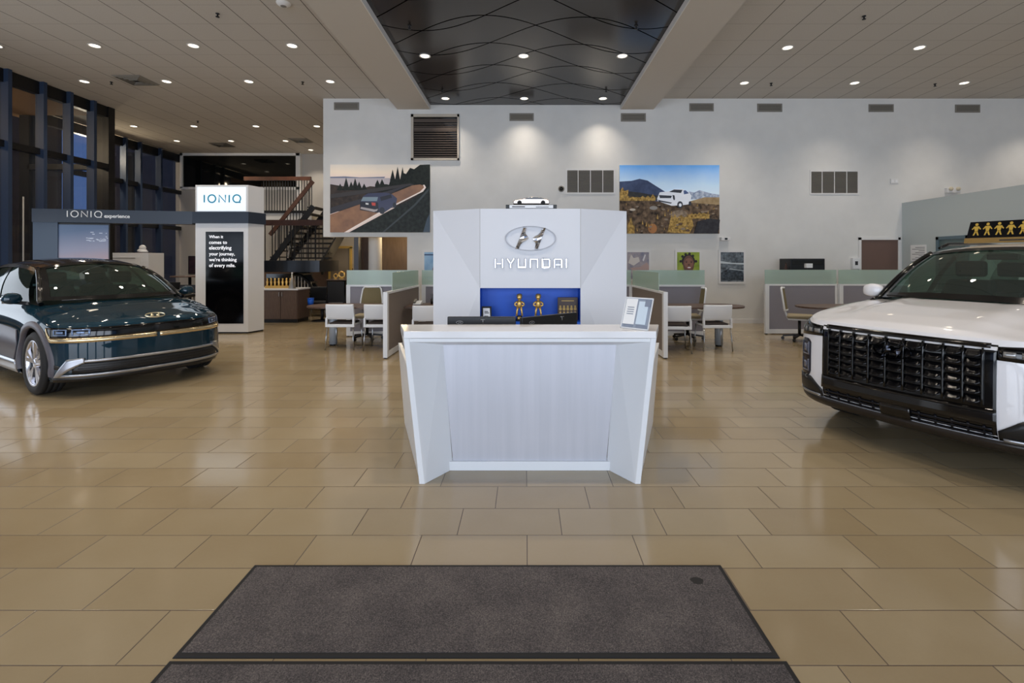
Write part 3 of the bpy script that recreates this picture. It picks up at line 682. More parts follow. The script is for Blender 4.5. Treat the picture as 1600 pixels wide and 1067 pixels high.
# ---- leaflet holder
bl, br, tl, tr = [Vector(p) for p in ((.70, 3.63, 1.0705), (.865, 3.468, 1.0705), (.763, 3.717, 1.29), (.928, 3.555, 1.29))]
t = thing('leaflet_holder', 'clear tilted sign holder with white printed leaflets on the right of the counter', 'sign holder', ((bl+br)/2))
def hq(mb, u0, u1, v0, v1, o0, o1, m=0):
    nrm = (br-bl).cross(tl-bl).normalized()
    if nrm.y > 0: nrm = -nrm
    f = lambda u, v, o: bl*(1-u)*(1-v)+br*u*(1-v)+tl*(1-u)*v+tr*u*v+nrm*o
    mb.hexa([f(u0,v0,o0), f(u1,v0,o0), f(u1,v0,o1), f(u0,v0,o1), f(u0,v1,o0), f(u1,v1,o0), f(u1,v1,o1), f(u0,v1,o1)], m)
mb = MB()
for r in ((0,1,0,.035), (0,1,.965,1), (0,.03,0,1), (.97,1,0,1)): hq(mb, *r, .0, .006)
mb.build('frame', M['white'], t, W=True)
mb = MB(); hq(mb, .02, .98, .02, .98, .0, .002); mb.build('backing', mat('holder_grey', hx(150,160,176), .3), t, W=True)
mb = MB(); hq(mb, .05, .46, .14, .95, .003, .006); mb.build('leaflet', M['paper'], t, W=True)
mb = MB(); hq(mb, .52, .86, .16, .88, .003, .006); mb.build('leaflet', mat('leaflet_blue', hx(206,222,236), .6), t, W=True)
pgm = mat('print_grey', hx(130,140,158), .6)
for q in [(.14, .38, .45+.07*k, .475+.07*k) for k in range(4)]+[(.74, .94, .72, .93), (.1, .45, .04, .13), (.55, .95, .05, .13)]:
    mb = MB(); hq(mb, *q, .006, .007); mb.build('print', pgm, t, W=True)
# ================================================================ WALL PICTURES
class Pic:
    def __init__(s, px0, py0, px1, py1, Y, depth, name, label, cat, group=None, border=0., frame=None):
        s.x0, s.x1, s.z0, s.z1 = gx(px0, Y), gx(px1, Y), gz(py1, Y), gz(py0, Y); s.Y = Y; s.lay = 0
        s.t = thing(name, label, cat, ((s.x0+s.x1)/2, Y+depth, s.z0), 0, group); s.mb = MB(); s.mats = []
        mb = MB(); b = border; mb.box(s.x0-b, s.x1+b, Y, Y+depth, s.z0-b, s.z1+b); mb.build('frame', frame or M['white_matte'], s.t, W=True)
        s.yo = Y-.0015
    def poly(s, pts, m):
        """pts in 0..1 across and up, painter's order"""
        if m not in s.mats: s.mats.append(m)
        y = s.yo-.0005*s.lay; s.lay += 1; n = len(pts); P = [(s.x0+u*(s.x1-s.x0), y, s.z0+v*(s.z1-s.z0)) for u, v in pts]
        P = P+[(p[0], s.Y-.0003, p[2]) for p in P]
        s.mb.add(P, [tuple(range(n))]+[(i, (i+1) % n, n+(i+1) % n, n+i) for i in range(n)], s.mats.index(m))
    def oval(s, cu, cv, ru, rv, m, n=18): s.poly([(cu+ru*math.cos(2*math.pi*k/n), cv+rv*math.sin(2*math.pi*k/n)) for k in range(n)], m)
    def done(s): s.mb.build('print', s.mats, s.t, W=True, recalc=False)
def ink(name, c, rough=.5, e=.0): return mat(name, c, rough, emit=c if e else None, estr=e)
def vgrad(name, z0, z1, stops, e=.25):
    m = mat(name, stops[0][1], .4); g = N(m); vec, x, y, z = g.pos()
    f = g.math('DIVIDE', g.math('SUBTRACT', z, z0), z1-z0); n = g.noise(vec, 2.2, 4)
    c = g.ramp(g.math('ADD', f, g.math('MULTIPLY', g.math('SUBTRACT', n, .5), .25)), stops); g.col(c); g.l(c, g.b.inputs['Emission Color']); g.b.inputs['Emission Strength'].default_value = e
    return m
def jag(u0, u1, v, amp, n, down=0., seed=1):
    r = random.Random(seed); top = []
    for k in range(n+1):
        u = u0+(u1-u0)*k/n; top.append((u, v+amp*(r.random() if k % 2 else .1*r.random())))
    return [(u0, down)]+top+[(u1, down)]
E = .22                                              # these two are back-lit prints
p = Pic(516, 257, 672, 363, YW-.07, .069, 'light_box_picture', 'large back-lit picture of an SUV on a coastal road at dusk, left wall', 'picture', 'large back-lit car pictures')
H = p.z1-p.z0
p.poly([(0,0),(1,0),(1,1),(0,1)], vgrad('dusk_sky', H*.78, H*1.0, ((0., hx(228,206,196)), (.5, hx(232,216,196)), (1., hx(214,206,196))), E))
p.poly([(0,.72),(.5,.7),(.55,.82),(.3,.81),(.15,.825),(0,.82)], ink('dusk_hills', hx(108,116,138), .5, E))
p.poly([(0,.60),(.6,.60),(.6,.8),(0,.8)], ink('dusk_sea', hx(176,168,172), .5, E))
dk = noisy('dark_wood_land', hx(24,28,30), hx(44,42,40), 9, .6)
p.poly([(0,.30),(1,.4),(.9,.62),(.55,.66),(.4,.68),(.3,.64),(0,.71)], noisy('dusk_land', hx(40,36,36), hx(72,60,54), 10, .6))
forest = noisy('forest', hx(14,22,22), hx(34,44,40), 16, .7)
for u, hgt in ((.10,.09),(.16,.18),(.21,.12),(.25,.17),(.29,.12),(.34,.09)): p.poly([(u-.035,.62),(u+.035,.62),(u+.012,.62+hgt*.7),(u,.63+hgt),(u-.012,.62+hgt*.7)], forest)
p.poly(jag(.45, .82, .70, .14, 16, .60, 3), forest); p.poly(jag(.60, .90, .76, .22, 12, .60, 5), forest)
p.poly([(.68,.62),(1,.5),(1,1),(.90,.995),(.84,.93),(.80,.95),(.76,.86),(.72,.88)], forest)
p.poly([(0,.50),(.4,.58),(.84,.70),(.80,.72),(.3,.62),(0,.56)], ink('verge', hx(60,58,60), .6, .1))
p.poly([(0,.26),(.35,.44),(.62,.57),(.82,.69),(.90,.705),(.955,.68),(.93,.61),(.80,.51),(.55,.32),(.17,0),(0,0)], noisy('dusk_road', hx(140,104,84), hx(168,126,96), 5, .5))
p.poly([(0,.36),(.6,.62),(.83,.72),(.8,.70),(.6,.57),(.3,.42),(0,.27)], ink('kerb_dark', hx(58,58,66), .6, .1))
p.poly([(.17,0),(.56,.325),(.81,.512),(.93,.60),(.96,.66),(.945,.70),(.93,.70),(.94,.66),(.90,.6),(.78,.51),(.5,.305),(.14,0)], ink('white_line', hx(230,214,206), .5, E))
p.poly([(.19,0),(.58,.31),(.83,.5),(.95,.60),(1,.70),(1,0)], noisy('bank', hx(26,34,36), hx(52,60,60), 12, .7))
p.poly([(.52,0),(.54,0),(.86,.40),(.99,.62),(.98,.64),(.84,.41)], ink('rail', hx(58,66,70), .5, .1)); p.poly([(.93,0),(1,0),(1,.28),(.97,.2)], ink('pool', hx(60,76,92), .5, .1))
navy, nvd = ink('navy_paint', hx(52,56,84), .3, .15), ink('navy_dark', hx(26,28,42), .3)
p.poly([(.30,.33),(.46,.29),(.55,.30),(.66,.41),(.67,.50),(.62,.56),(.56,.585),(.38,.575),(.33,.53),(.305,.44)], navy)
p.poly([(.33,.52),(.48,.52),(.47,.46),(.31,.46)], ink('rear_glass', hx(120,138,150), .2, .2)); p.poly([(.50,.52),(.61,.56),(.62,.51),(.51,.46)], nvd); p.poly([(.30,.45),(.48,.44),(.49,.30),(.46,.29),(.30,.33)], nvd)
p.poly([(.31,.375),(.45,.335),(.48,.345),(.47,.315),(.44,.30),(.305,.345)], ink('bumper', hx(168,160,160), .3, .15)); p.poly([(.415,.44),(.455,.435),(.455,.39),(.42,.395)], ink('tail_lamp', hx(176,66,58), .4, .3)); p.poly([(.355,.435),(.385,.43),(.385,.405),(.357,.41)], M['paper'])
p.oval(.52, .32, .028, .05, nvd); p.oval(.645, .40, .018, .04, nvd)
p.done()
p = Pic(968, 258, 1124, 365, YW-.07, .069, 'light_box_picture', 'large back-lit picture of a white SUV on rocky ground below mountains, right', 'picture', 'large back-lit car pictures')
H = p.z1-p.z0
p.poly([(0,0),(1,0),(1,1),(0,1)], vgrad('day_sky', H*.5, H, ((0., hx(214,228,238)), (.45, hx(190,216,240)), (1., hx(96,162,228))), E))
p.poly([(.55,.5),(1,.5),(1,.57),(.92,.585),(.86,.61),(.80,.635),(.75,.60),(.70,.615),(.6,.57)], noisy('snow_range', hx(120,140,176), hx(214,224,236), 14, .5))
p.poly([(0,.3),(.6,.5),(.47,.60),(.36,.70),(.28,.775),(.20,.80),(.12,.77),(0,.76)], noisy('blue_mountain', hx(44,58,92), hx(72,88,126), 6, .6))
p.poly([(0,.45),(.5,.5),(.4,.55),(.2,.60),(.08,.62),(0,.66)], noisy('dark_slope', hx(40,44,52), hx(66,64,58), 12, .7))
p.poly([(.60,.40),(1,.40),(1,.53),(.85,.53),(.7,.47)], noisy('tan_field', hx(150,124,86), hx(184,160,120), 10, .6))
p.poly([(0,0),(1,0),(1,.42),(.72,.45),(.4,.46),(.2,.53),(0,.56)], noisy('rocky_ground', hx(30,24,22), hx(140,116,92), 11, .8, 9))
gb = noisy('gold_bush', hx(112,84,40), hx(222,184,104), 22, .8, 6)
p.poly(jag(.0, .36, .52, .07, 14, .48, 8), gb); p.poly([(0,.60),(.03,.68),(.05,.62),(.09,.64),(.08,.54),(0,.54)], gb)
p.poly(jag(.08, .15, .12, .16, 8, .0, 9), gb); p.poly(jag(.70, .90, .28, .07, 10, .22, 4), gb)
p.oval(.60, .26, .09, .085, noisy('boulder', hx(120,104,88), hx(176,156,132), 18, .7)); p.oval(.34, .375, .04, .028, ink('stone', hx(150,146,140), .6, .1)); p.oval(.13, .35, .03, .018, ink('stone_pale', hx(196,184,168), .6, .1)); p.oval(.33, .075, .045, .07, ink('stone_orange', hx(166,112,64), .6, .1))
p.poly([(.48,.02)]+[(.52+.20*k/12, .22+.07*random.Random(k).random()) for k in range(13)]+[(.74,.12),(.70,.0)], gb)
rr = random.Random(11); rk = [ink('pebble_dark', hx(36,30,30), .7), ink('pebble_brown', hx(98,78,62), .7), ink('pebble_pale', hx(150,134,116), .7), ink('straw', hx(196,160,92), .7)]
for k in range(70):
    u, v = .03+.94*rr.random(), .03+.40*rr.random(); s = .006+.016*rr.random()*(1.2-v)
    if k % 3: p.oval(u, v, s, s*.8, rk[k % 3], 7)
    else: p.poly([(u-s*.4,v),(u+s*.4,v),(u+s*.9*(rr.random()-.5),min(.99,v+s*3.5))], rk[3])
p.poly([(.74,.0),(.98,.0),(1,.2),(.9,.22),(.78,.18)], noisy('dark_rock', hx(34,34,42), hx(58,58,64), 12, .7))
sw, sd = ink('suv_white', hx(222,226,234), .4, .2), ink('suv_dark', hx(34,38,50), .3)
p.poly([(.375,.51),(.40,.60),(.49,.615),(.54,.645),(.63,.645),(.69,.60),(.715,.55),(.70,.43),(.66,.42),(.58,.41),(.52,.405),(.38,.475)], sw)
p.poly([(.49,.605),(.54,.64),(.625,.635),(.61,.59)], sd); p.poly([(.635,.625),(.655,.63),(.69,.585),(.64,.57)], ink('suv_side_glass', hx(70,92,140), .3, .1)); p.poly([(.39,.56),(.52,.55),(.51,.515),(.40,.515)], sd); p.poly([(.38,.49),(.52,.45),(.51,.435),(.39,.465)], sd)
p.poly([(.525,.56),(.545,.555),(.55,.50),(.54,.48),(.53,.51)], sd); p.oval(.60, .42, .028, .05, sd); p.oval(.602, .415, .014, .025, sw); p.oval(.70, .44, .014, .03, sd)
p.done()
fr = M['white_matte']; gsm = 'small framed prints on the back wall'
p = Pic(1126, 394, 1162, 440, YW-.03, .029, 'framed_print', 'framed dark grey print of machinery at the right of the row', 'framed print', gsm, .05, fr)
p.poly([(0,0),(1,0),(1,1),(0,1)], noisy('machine_print', hx(34,42,52), hx(128,140,150), 16, .5, 6)); p.poly([(0,.62),(1,.58),(1,.63),(.5,.64),(0,.70)], ink('machine_light', hx(200,210,216))); p.poly([(0,.30),(.35,.45),(.9,.42),(1,.2),(1,.05),(0,.05)], noisy('machine_dark', hx(18,24,34), hx(80,92,104), 20, .5)); p.poly([(.35,.42),(1,.36),(1,.385),(.4,.45)], ink('machine_edge', hx(180,190,196))); p.done()
p = Pic(980, 394, 1014, 436, YW-.03, .029, 'framed_print', 'framed print of blurred pale lights just right of the logo wall', 'framed print', gsm, .05, fr)
p.poly([(0,0),(1,0),(1,1),(0,1)], noisy('light_print', hx(112,118,142), hx(176,164,166), 7, .5, 5)); p.poly([(.05,.6),(.18,.92),(.3,.78),(.52,.82),(.58,.66),(.3,.5)], ink('light_spot', hx(206,200,196))); p.poly([(.12,.42),(.6,.45),(.9,.62),(1,.5),(1,.3),(.3,.3)], ink('light_band', hx(176,152,148))); p.poly([(.7,.7),(.8,.92),(.86,.9),(.76,.66)], ink('light_streak', hx(216,216,222)))
p.done()
p = Pic(1058, 394, 1093, 436, YW-.03, .029, 'framed_print', 'framed portrait print of a smiling child on a lime green ground', 'framed print', gsm, .05, fr)
p.poly([(0,0),(1,0),(1,1),(0,1)], noisy('lime_ground', hx(110,140,40), hx(168,184,60), 5, .5)); sk, hr = ink('skin_brown', hx(106,72,60)), ink('hair_black', hx(30,24,24))
for u, v in ((.16,.66),(.24,.84),(.38,.92),(.55,.94),(.70,.86),(.84,.66)): p.oval(u, v, .06, .05, hr)
p.oval(.5, .66, .30, .26, hr); p.oval(.51, .55, .25, .33, sk); p.oval(.52, .58, .20, .20, ink('skin_light', hx(138,96,78)))
for u in (.41, .63): p.oval(u, .62, .035, .018, hr); p.oval(u, .665, .05, .012, ink('brow', hx(44,32,30)))
p.oval(.52, .53, .05, .035, ink('nose', hx(92,60,50))); p.oval(.53, .42, .10, .045, ink('lips', hx(150,84,84))); p.oval(.53, .43, .075, .022, M['paper']); p.done()
p = Pic(663, 394, 698, 436, YW-.03, .029, 'framed_print', 'framed blue print half hidden behind the left edge of logo wall', 'framed print', gsm, .05, fr)
p.poly([(0,0),(1,0),(1,1),(0,1)], noisy('blue_print', hx(110,156,200), hx(160,196,224), 3, .5)); p.poly([(0,.88),(1,.88),(1,.93),(0,.93)], ink('blue_line', hx(52,80,120))); p.poly([(.30,.2),(.55,.9),(.62,.88),(.42,.2)], ink('grey_limb', hx(120,110,110))); p.poly([(.55,.45),(1,.5),(1,.75),(.7,.72)], ink('navy_block', hx(44,70,120))); p.poly([(.1,.1),(.9,.12),(.9,.3),(.2,.28)], ink('orange_block', hx(188,150,120))); p.done()
# ================================================================ CUBICLES
glass_green = glassy('frosted_glass', hx(206,224,215), .5, .2)
def partition(name_label, segs, fabric, group, glass=True):
    """segs: list of (x0,y0,x1,y1,glass_from,glass_to) straight panels of one partition; glass range along the panel 0..1"""
    s0 = segs[0]; t = thing('office_partition', name_label, 'partition', (s0[0], s0[1], 0), 0, group); zt, zg, th = 1.06, 1.36, .06
    for (x0, y0, x1, y1, g0, g1) in segs:
        a, b = Vector((x0, y0, 0)), Vector((x1, y1, 0)); d = (b-a).normalized(); n = Vector((-d.y, d.x, 0)); L = (b-a).length; o = Vector(t.location)
        def blk(mb, s0, s1, w, z0, z1): mb.hexa([a+d*s0-n*w-o+Vector((0,0,z0)), a+d*s1-n*w-o+Vector((0,0,z0)), a+d*s1+n*w-o+Vector((0,0,z0)), a+d*s0+n*w-o+Vector((0,0,z0)), a+d*s0-n*w-o+Vector((0,0,z1)), a+d*s1-n*w-o+Vector((0,0,z1)), a+d*s1+n*w-o+Vector((0,0,z1)), a+d*s0+n*w-o+Vector((0,0,z1))])
        mb = MB(); blk(mb, .04, L-.04, th/2-.008, .10, zt-.03); mb.build('fabric_panel', fabric, t)
        mb = MB(); blk(mb, 0, .08, th/2+.004, .02, zt); blk(mb, L-.04, L, th/2, .02, zt); blk(mb, .04, L-.04, th/2, zt-.035, zt); blk(mb, .04, L-.04, th/2, .02, .11); mb.build('frame', M['white'], t)
        mb = MB(); blk(mb, .01, .05, .02, 0, .02); blk(mb, L-.05, L-.01, .02, 0, .02); mb.build('foot', M['dark'], t)
        if g1 > g0:
            mb = MB(); blk(mb, L*g0, L*g1, .006, zt, zg); mb.build('glass_screen', glass_green, t)
    return t
gc = 'grey office partitions with glass tops'
partition('long partition running away from viewer, left of the reception desk', [(-2.22, 7.8, -2.19, 10.05, .17, 1.)], M['fabric_brown'], gc)
partition('grey partition with glass top facing the viewer behind the left chairs', [(-3.66, 10.1, -2.22, 10.1, .0, 1.), (-2.12, 10.1, -.6, 10.1, 0, 1.)], M['fabric_grey'], gc)
partition('long partition running away from viewer, right of the reception desk', [(2.22, 7.8, 2.19, 10.05, .17, 1.)], M['fabric_brown'], gc)
partition('grey partition with glass top facing the viewer behind the right chairs', [(2.26, 10.1, 3.67, 10.1, 0, 1.), (.7, 10.1, 2.16, 10.1, 0, 1.)], M['fabric_grey'], gc)
partition('wide grey partition with glass top at far right behind the white SUV', [(5.06, 10.42, 6.57, 10.42, 0, 1.), (6.62, 10.42, 8.1, 10.42, 0, 1.)], M['fabric_grey'], gc)
# ---- guest chair (its back towards -Y)
def make_guest_chair():
    t = thing('guest_chair', 'x', 'chair'); W_ = M['white']
    P = []
    for i in range(9):                                 # curved back panel
        z = .535+.265*i/8; y = -.215-.05*(i/8)-.012*math.sin(math.pi*i/8); hw = .245-.012*(i/8); row = []
        for j in range(11): u = -1+2*j/10; row.append((hw*u, y+.035*(u*u), z))
        P.append(row)
    mb = MB(); mb.grid(P); mb.grid([[(x, y-.014, z) for x, y, z in r] for r in P])
    mb.grid([[P[0][j], (P[0][j][0], P[0][j][1]-.014, P[0][j][2])] for j in range(11)], 0, False); mb.grid([[P[-1][j], (P[-1][j][0], P[-1][j][1]-.014, P[-1][j][2])] for j in range(11)], 0, False)
    for sx in (-1, 1): mb.bar((sx*.235, -.21, .40), (sx*.235, -.205, .56), .03, .05); mb.bar((sx*.2375, -.192, .55), (sx*.232, -.238, .795), .018, .03)
    mb.build('backrest', W_, t)
    mb = MB(); mb.box(-.235, .235, -.22, .22, .415, .445); mb.box(-.235, .235, -.228, -.20, .395, .45); mb.build('seat', W_, t, bevel=.012)
    mb = MB(); mb.box(-.20, .20, -.19, .21, .445, .475); mb.build('seat_pad', mat_pad, t, bevel=.012)
    for sx in (-1, 1):
        for y, yo in ((-.20, -.24), (.20, .23)):
            mb = MB(); mb.tube([(sx*.225, y, .42), (sx*.235, yo*.9+y*.1, .2), (sx*.25, yo, .0)], .0115, 8); mb.build('leg', M['steel'], t)
    return t
mat_pad = mat('seat_pad', hx(58,50,48), .9)
gch = make_guest_chair(); usedc = [False]
def guest_chair(x, y, rz, label):
    if not usedc[0]: usedc[0] = True; gch.location = (x, y, 0); gch.rotation_euler = (0, 0, rz); gch['label'] = label; gch['group'] = 'white guest chairs'; return gch
    return dup(gch, (x, y, 0), rz, label, 'white guest chairs')
guest_chair(-3.23, 8.80, 0, 'white guest chair with chrome legs, leftmost, by the left table')
guest_chair(-2.56, 8.78, 0, 'white guest chair tucked beside the left partition post, right one of the pair')
guest_chair(-1.68, 8.55, math.radians(4), 'white guest chair just left of the logo wall, inside the left cubicle')
guest_chair(3.30, 8.68, 0, 'white guest chair with chrome legs, rightmost, by the right table')
guest_chair(2.56, 8.50, math.radians(-6), 'white guest chair half behind the right partition post')
# ---- tables
def table(x0, x1, yc, d, roundside, label, ped):
    """half-round ended table; roundside -1 left, 1 right, 2 both"""
    t = thing('meeting_table', label, 'table', ((x0+x1)/2, yc, 0), 0, 'dark wood tables'); n = 14; r = d/2; pts = []
    if roundside in (1, 2): pts += [(x1-r+r*math.cos(a), yc+r*math.sin(a)) for a in [-math.pi/2+math.pi*k/n for k in range(n+1)]]
    else: pts += [(x1, yc-r), (x1, yc+r)]
    if roundside in (-1, 2): pts += [(x0+r+r*math.cos(a), yc+r*math.sin(a)) for a in [math.pi/2+math.pi*k/n for k in range(n+1)]]
    else: pts += [(x0, yc+r), (x0, yc-r)]
    mb = MB(); mb.prism(pts, .71, .74, 'z'); mb.build('tabletop', M['wood'], t, W=True, bevel=.004)
    for px, py in ped:
        mb = MB(); mb.cyl((px, py, .03), (px, py, .71), .072, n=22); mb.build('pedestal', mat_col, t, W=True)
        mb = MB(); mb.cyl((px, py, 0), (px, py, .03), .06, n=22); mb.build('pedestal_foot', M['black'], t, W=True)
    return t
mat_col = mat('column_grey', hx(176,186,198), .35, .2)
table(-3.98, -2.27, 9.05, .78, -1, 'dark wood table with rounded end behind the two left white chairs', [(-3.53, 9.05), (-2.45, 9.2)])
table(2.27, 3.97, 9.0, .78, 1, 'dark wood table with rounded end behind the two right white chairs', [(3.52, 8.97), (2.45, 9.2)])
table(-2.15, -1.2, 9.1, .8, 0, 'dark wood worktop inside the left cubicle beside the logo wall', [(-1.35, 9.1)])
table(4.92, 6.5, 8.9, .8, 2, 'dark oval table in front of the far right partition, partly behind the SUV', [(5.7, 8.9)])
# ---- task chair (faces -Y)
mesh_olive = noisy('olive_mesh', hx(110,100,72), hx(124,114,86), 220, .9)
def make_task_chair():
    t = thing('task_chair', 'x', 'chair')
    def back(hw, z0, z1, y, m, nm, th, inset=0.):
        P = []; n = 10
        for i in range(n+1):
            f = i/n; z = z0+(z1-z0)*f; w = hw*(1-.22*f**2); 
            if i == n: w *= .86
            P.append([(w*u, y+.05*u*u+.05*math.sin(math.pi*f)*0+.06*f, z) for u in [-1+2*j/8 for j in range(9)]])
        mb = MB(); mb.grid(P); mb.grid([[(a, b+th, c) for a, b, c in r] for r in P])
        edge = [r[0] for r in P]+P[-1][1:]+[r[-1] for r in P[::-1]][1:]+P[0][::-1][1:]
        if nm == 'back_frame': mb = MB(); mb.tube([(a, b+th/2, c) for a, b, c in edge], .017, 8, 0, True)
        mb.build(nm, m, t)
    back(.215, .60, 1.01, .20, mesh_olive, 'backrest', .012); back(.225, .59, 1.02, .20, M['white'], 'back_frame', .012)
    mb = MB(); mb.box(-.24, .24, -.24, .22, .44, .50); mb.build('seat', mat('seat_fabric', hx(150,140,116), .9), t, bevel=.03, seg=3)
    mb = MB(); mb.bar((0, .20, .42), (0, .27, .62), .06, .03); mb.box(-.14, .14, -.12, .2, .40, .44); mb.build('seat_frame', M['white'], t)
    mb = MB(); mb.cyl((0, 0, .10), (0, 0, .41), .028); mb.build('gas_column', M['black'], t)
    for k in range(5):
        a = 2*math.pi*k/5+.3; c, s = math.cos(a), math.sin(a)
        mb = MB(); mb.bar((0, 0, .11), (.29*c, .29*s, .075), .045, .03); l = mb.build('base_arm', M['black'], t)
        mb = MB(); mb.cyl((.29*c-.02*s, .29*s+.02*c, .03), (.29*c+.02*s, .29*s-.02*c, .03), .03, n=14); mb.build('caster', M['black'], l)
    return t
tch = make_task_chair(); tch.location = (-3.12, 9.72, 0); tch['label'] = 'office chair with olive mesh back behind the left table'; tch['group'] = 'office swivel chairs'
dup(tch, (3.20, 9.72, 0), math.radians(-100), 'olive backed office chair seen from the side behind the right table', 'office swivel chairs')
dup(tch, (5.35, 9.62, 0), math.radians(62), 'office chair by the oval table in front of far right partition', 'office swivel chairs')
# items in the left cubicle
t = thing('desk_phone', 'small pale phone on the worktop beside the left partition', 'phone', (-2.0, 9.15, .7405))
mb = MB(); mb.hexa([(-.07,-.09,0),(.07,-.09,0),(.07,.09,0),(-.07,.09,0),(-.07,-.09,.02),(.07,-.09,.02),(.07,.09,.07),(-.07,.09,.07)]); mb.build('body', M['white'], t, bevel=.005)
mb = MB(); mb.bar((-.045,-.08,.045), (-.045,.08,.09), .04, .025); mb.build('handset', M['vent'], t)
t = thing('pen_pot', 'dark pen pot on worktop in the left cubicle', 'pen pot', (-1.75, 9.3, .7405))
mb = MB(); mb.lathe([(0,.003),(.04,.0),(.042,.1),(.038,.1),(.036,.006),(0,.006)], n=18); mb.build('pot', M['black'], t)
for k in range(4):
    mb = MB(); mb.tube([(0.01*math.cos(k*1.6), .01*math.sin(k*1.6), .01), (.03*math.cos(k*1.6), .03*math.sin(k*1.6), .17+.01*k)], .004, 6); mb.build('pen', M['dark'], t)
# printer on a cabinet behind the far right partition
Yp = 11.5
t = thing('storage_cabinet', 'low cabinet hidden behind the far right glass partition, under the printer', 'cabinet', (gx(1262, Yp), Yp+.3, 0))
mb = MB(); mb.box(-.55, .55, -.3, .3, 0, 1.285); mb.build('body', M['brown_lam'], t)
for sx in (-1, 1):
    mb = MB(); a, b = sorted((sx*.005, sx*.54)); mb.box(a, b, -.315, -.3, .05, 1.26); d = mb.build('door', M['brown_lam'], t); mb = MB(); mb.bar((sx*.05, -.33, .6), (sx*.05, -.33, .75), .012, .02); mb.build('handle', M['steel'], d)
t = thing('printer', 'black office printer on a cabinet behind the far right partition', 'printer', (gx(1262, Yp), Yp+.25, 1.2855))
w = (1290-1236)/2*Yp/F; h = gz(404, Yp)-1.2855
mb = MB(); mb.box(-w, w, -.25, .25, 0, h); mb.build('housing', M['dark'], t, bevel=.01)
mb = MB(); mb.box(-.08, .07, -.33, -.25, .10, .20); mb.build('paper_roll', M['paper'], t)
mb = MB(); mb.box(-w*.9, w*.9, -.256, -.25, h*.55, h*.85); mb.build('panel', M['gloss_black'], t)
t = thing('desk_lamp_stub', 'small dark bottle left of the printer behind the far right partition', 'bottle', (gx(1231.5, Yp), Yp+.1, 1.2855)); t.name = 'bottle'
mb = MB(); mb.lathe([(0,0),(.035,0),(.035,.10),(.015,.15),(.015,.2),(0,.2)], n=14); mb.build('body', mat('bottle_brown', hx(60,36,30), .3), t); mb = MB(); mb.cyl((0,0,.2),(0,0,.22),.018); mb.build('cap', M['black'], t)
# ================================================================ DISPLAY PILLAR
YK = 10.51
navy_band = mat('navy_band', hx(40,50,64), .35)
pl = thing('display_pillar', 'tall white pillar with lit sign box on top and black screen with white text', 'display pillar', (-6.45, 10.7, 0))
def kq(x0, x1, z0, z1, dx0=0., dx1=.13, y0=0., y1=.40):
    """pillar block: front face at YK, back shifted right like the photo's turned side"""
    return [(x0, YK+y0, z0), (x1, YK+y0, z0), (x1+dx1, YK+y1, z0), (x0+dx0, YK+y1, z0), (x0, YK+y0, z1), (x1, YK+y0, z1), (x1+dx1, YK+y1, z1), (x0+dx0, YK+y1, z1)]
kx0, kx1 = -7.04, -5.915
mb = MB(); mb.hexa(kq(kx0, kx1, .03, 2.35)); mb.build('column', M['white_matte'], pl, W=True, bevel=.004)
mb = MB(); mb.hexa(kq(kx0+.03, kx1-.02, 0, .03)); mb.build('base', M['dark'], pl, W=True)
mb = MB(); mb.hexa(kq(kx0-.04, kx1+.03, 2.35, 2.594, -.02, .13, -.04, .42)); mb.build('band', navy_band, pl, W=True)
mb = MB(); mb.hexa(kq(kx0, kx1, 2.594, 3.167)); mb.build('sign_box', M['white_matte'], pl, W=True, bevel=.004)
mb = MB(); mb.box(kx0+.045, kx1-.045, YK-.006, YK+.001, 2.61, 3.12); sg = mb.build('sign_face', mat('lit_sign', hx(236,244,250), .5, emit=hx(226,240,252), estr=.5), pl, W=True)
def ioniq(mb, x, z, H, yf, d, r=.085, dx=(1,0,0)):
    """I O N I Q from strokes; x,z lower left of the first letter"""
    o = Vector((x, yf, z)); X = Vector(dx)
    def P(u, w): return o+X*(u*H)+Vector((0, 0, w*H))
    nrm = Vector((X.y, -X.x, 0)); nrm = nrm if nrm.y < 0 else -nrm
    def st(pts, cl=False):
        L = len(pts); hw = r/2; V = []
        for i, p in enumerate(pts):
            a = pts[(i-1) % L] if (cl or i > 0) else p; b = pts[(i+1) % L] if (cl or i < L-1) else p
            t = Vector((b[0]-a[0], b[1]-a[1])).normalized(); n2 = Vector((-t.y, t.x))*hw
            for sgn in (1, -1):
                for dd in (0, d): V.append(P(p[0]+n2.x*sgn, p[1]+n2.y*sgn)+nrm*dd)
        F_ = []
        for i in range(L if cl else L-1):
            a, b = 4*i, 4*((i+1) % L); F_ += [(a, b, b+1, a+1), (a+1, b+1, b+3, a+3), (a+3, b+3, b+2, a+2), (a+2, b+2, b, a)]
        if not cl: F_ += [(0, 1, 3, 2), (4*L-4, 4*L-3, 4*L-1, 4*L-2)]
        mb.add(V, F_)
    def ring(c, a0, a1, n=30): return [(c+.5*math.cos(math.radians(a0+(a1-a0)*k/n)), .5+.5*math.sin(math.radians(a0+(a1-a0)*k/n))) for k in range(n+1)]
    u = 0.; st([(u+.05, 0), (u+.05, 1)]); u += .55
    st(ring(u+.5, 0, 354), True); u += 1.45
    st([(u, 0), (u, .98), (u+.85, .04), (u+.85, 1)]); u += 1.30
    st([(u+.05, 0), (u+.05, 1)]); u += .55
    st(ring(u+.5, -50, 270)); st([(u+.46, .02), (u+1.0, .02)])
    return mb
mb = ioniq(MB(), gx(319, YK), gz(316.3, YK), 11.8*YK/F, YK-.006, .004, .17); mb.build('sign_lettering', M['teal'], sg).location = (0, 0, 0)
for v in sg.children[0].data.vertices: v.co -= Vector(pl.location)
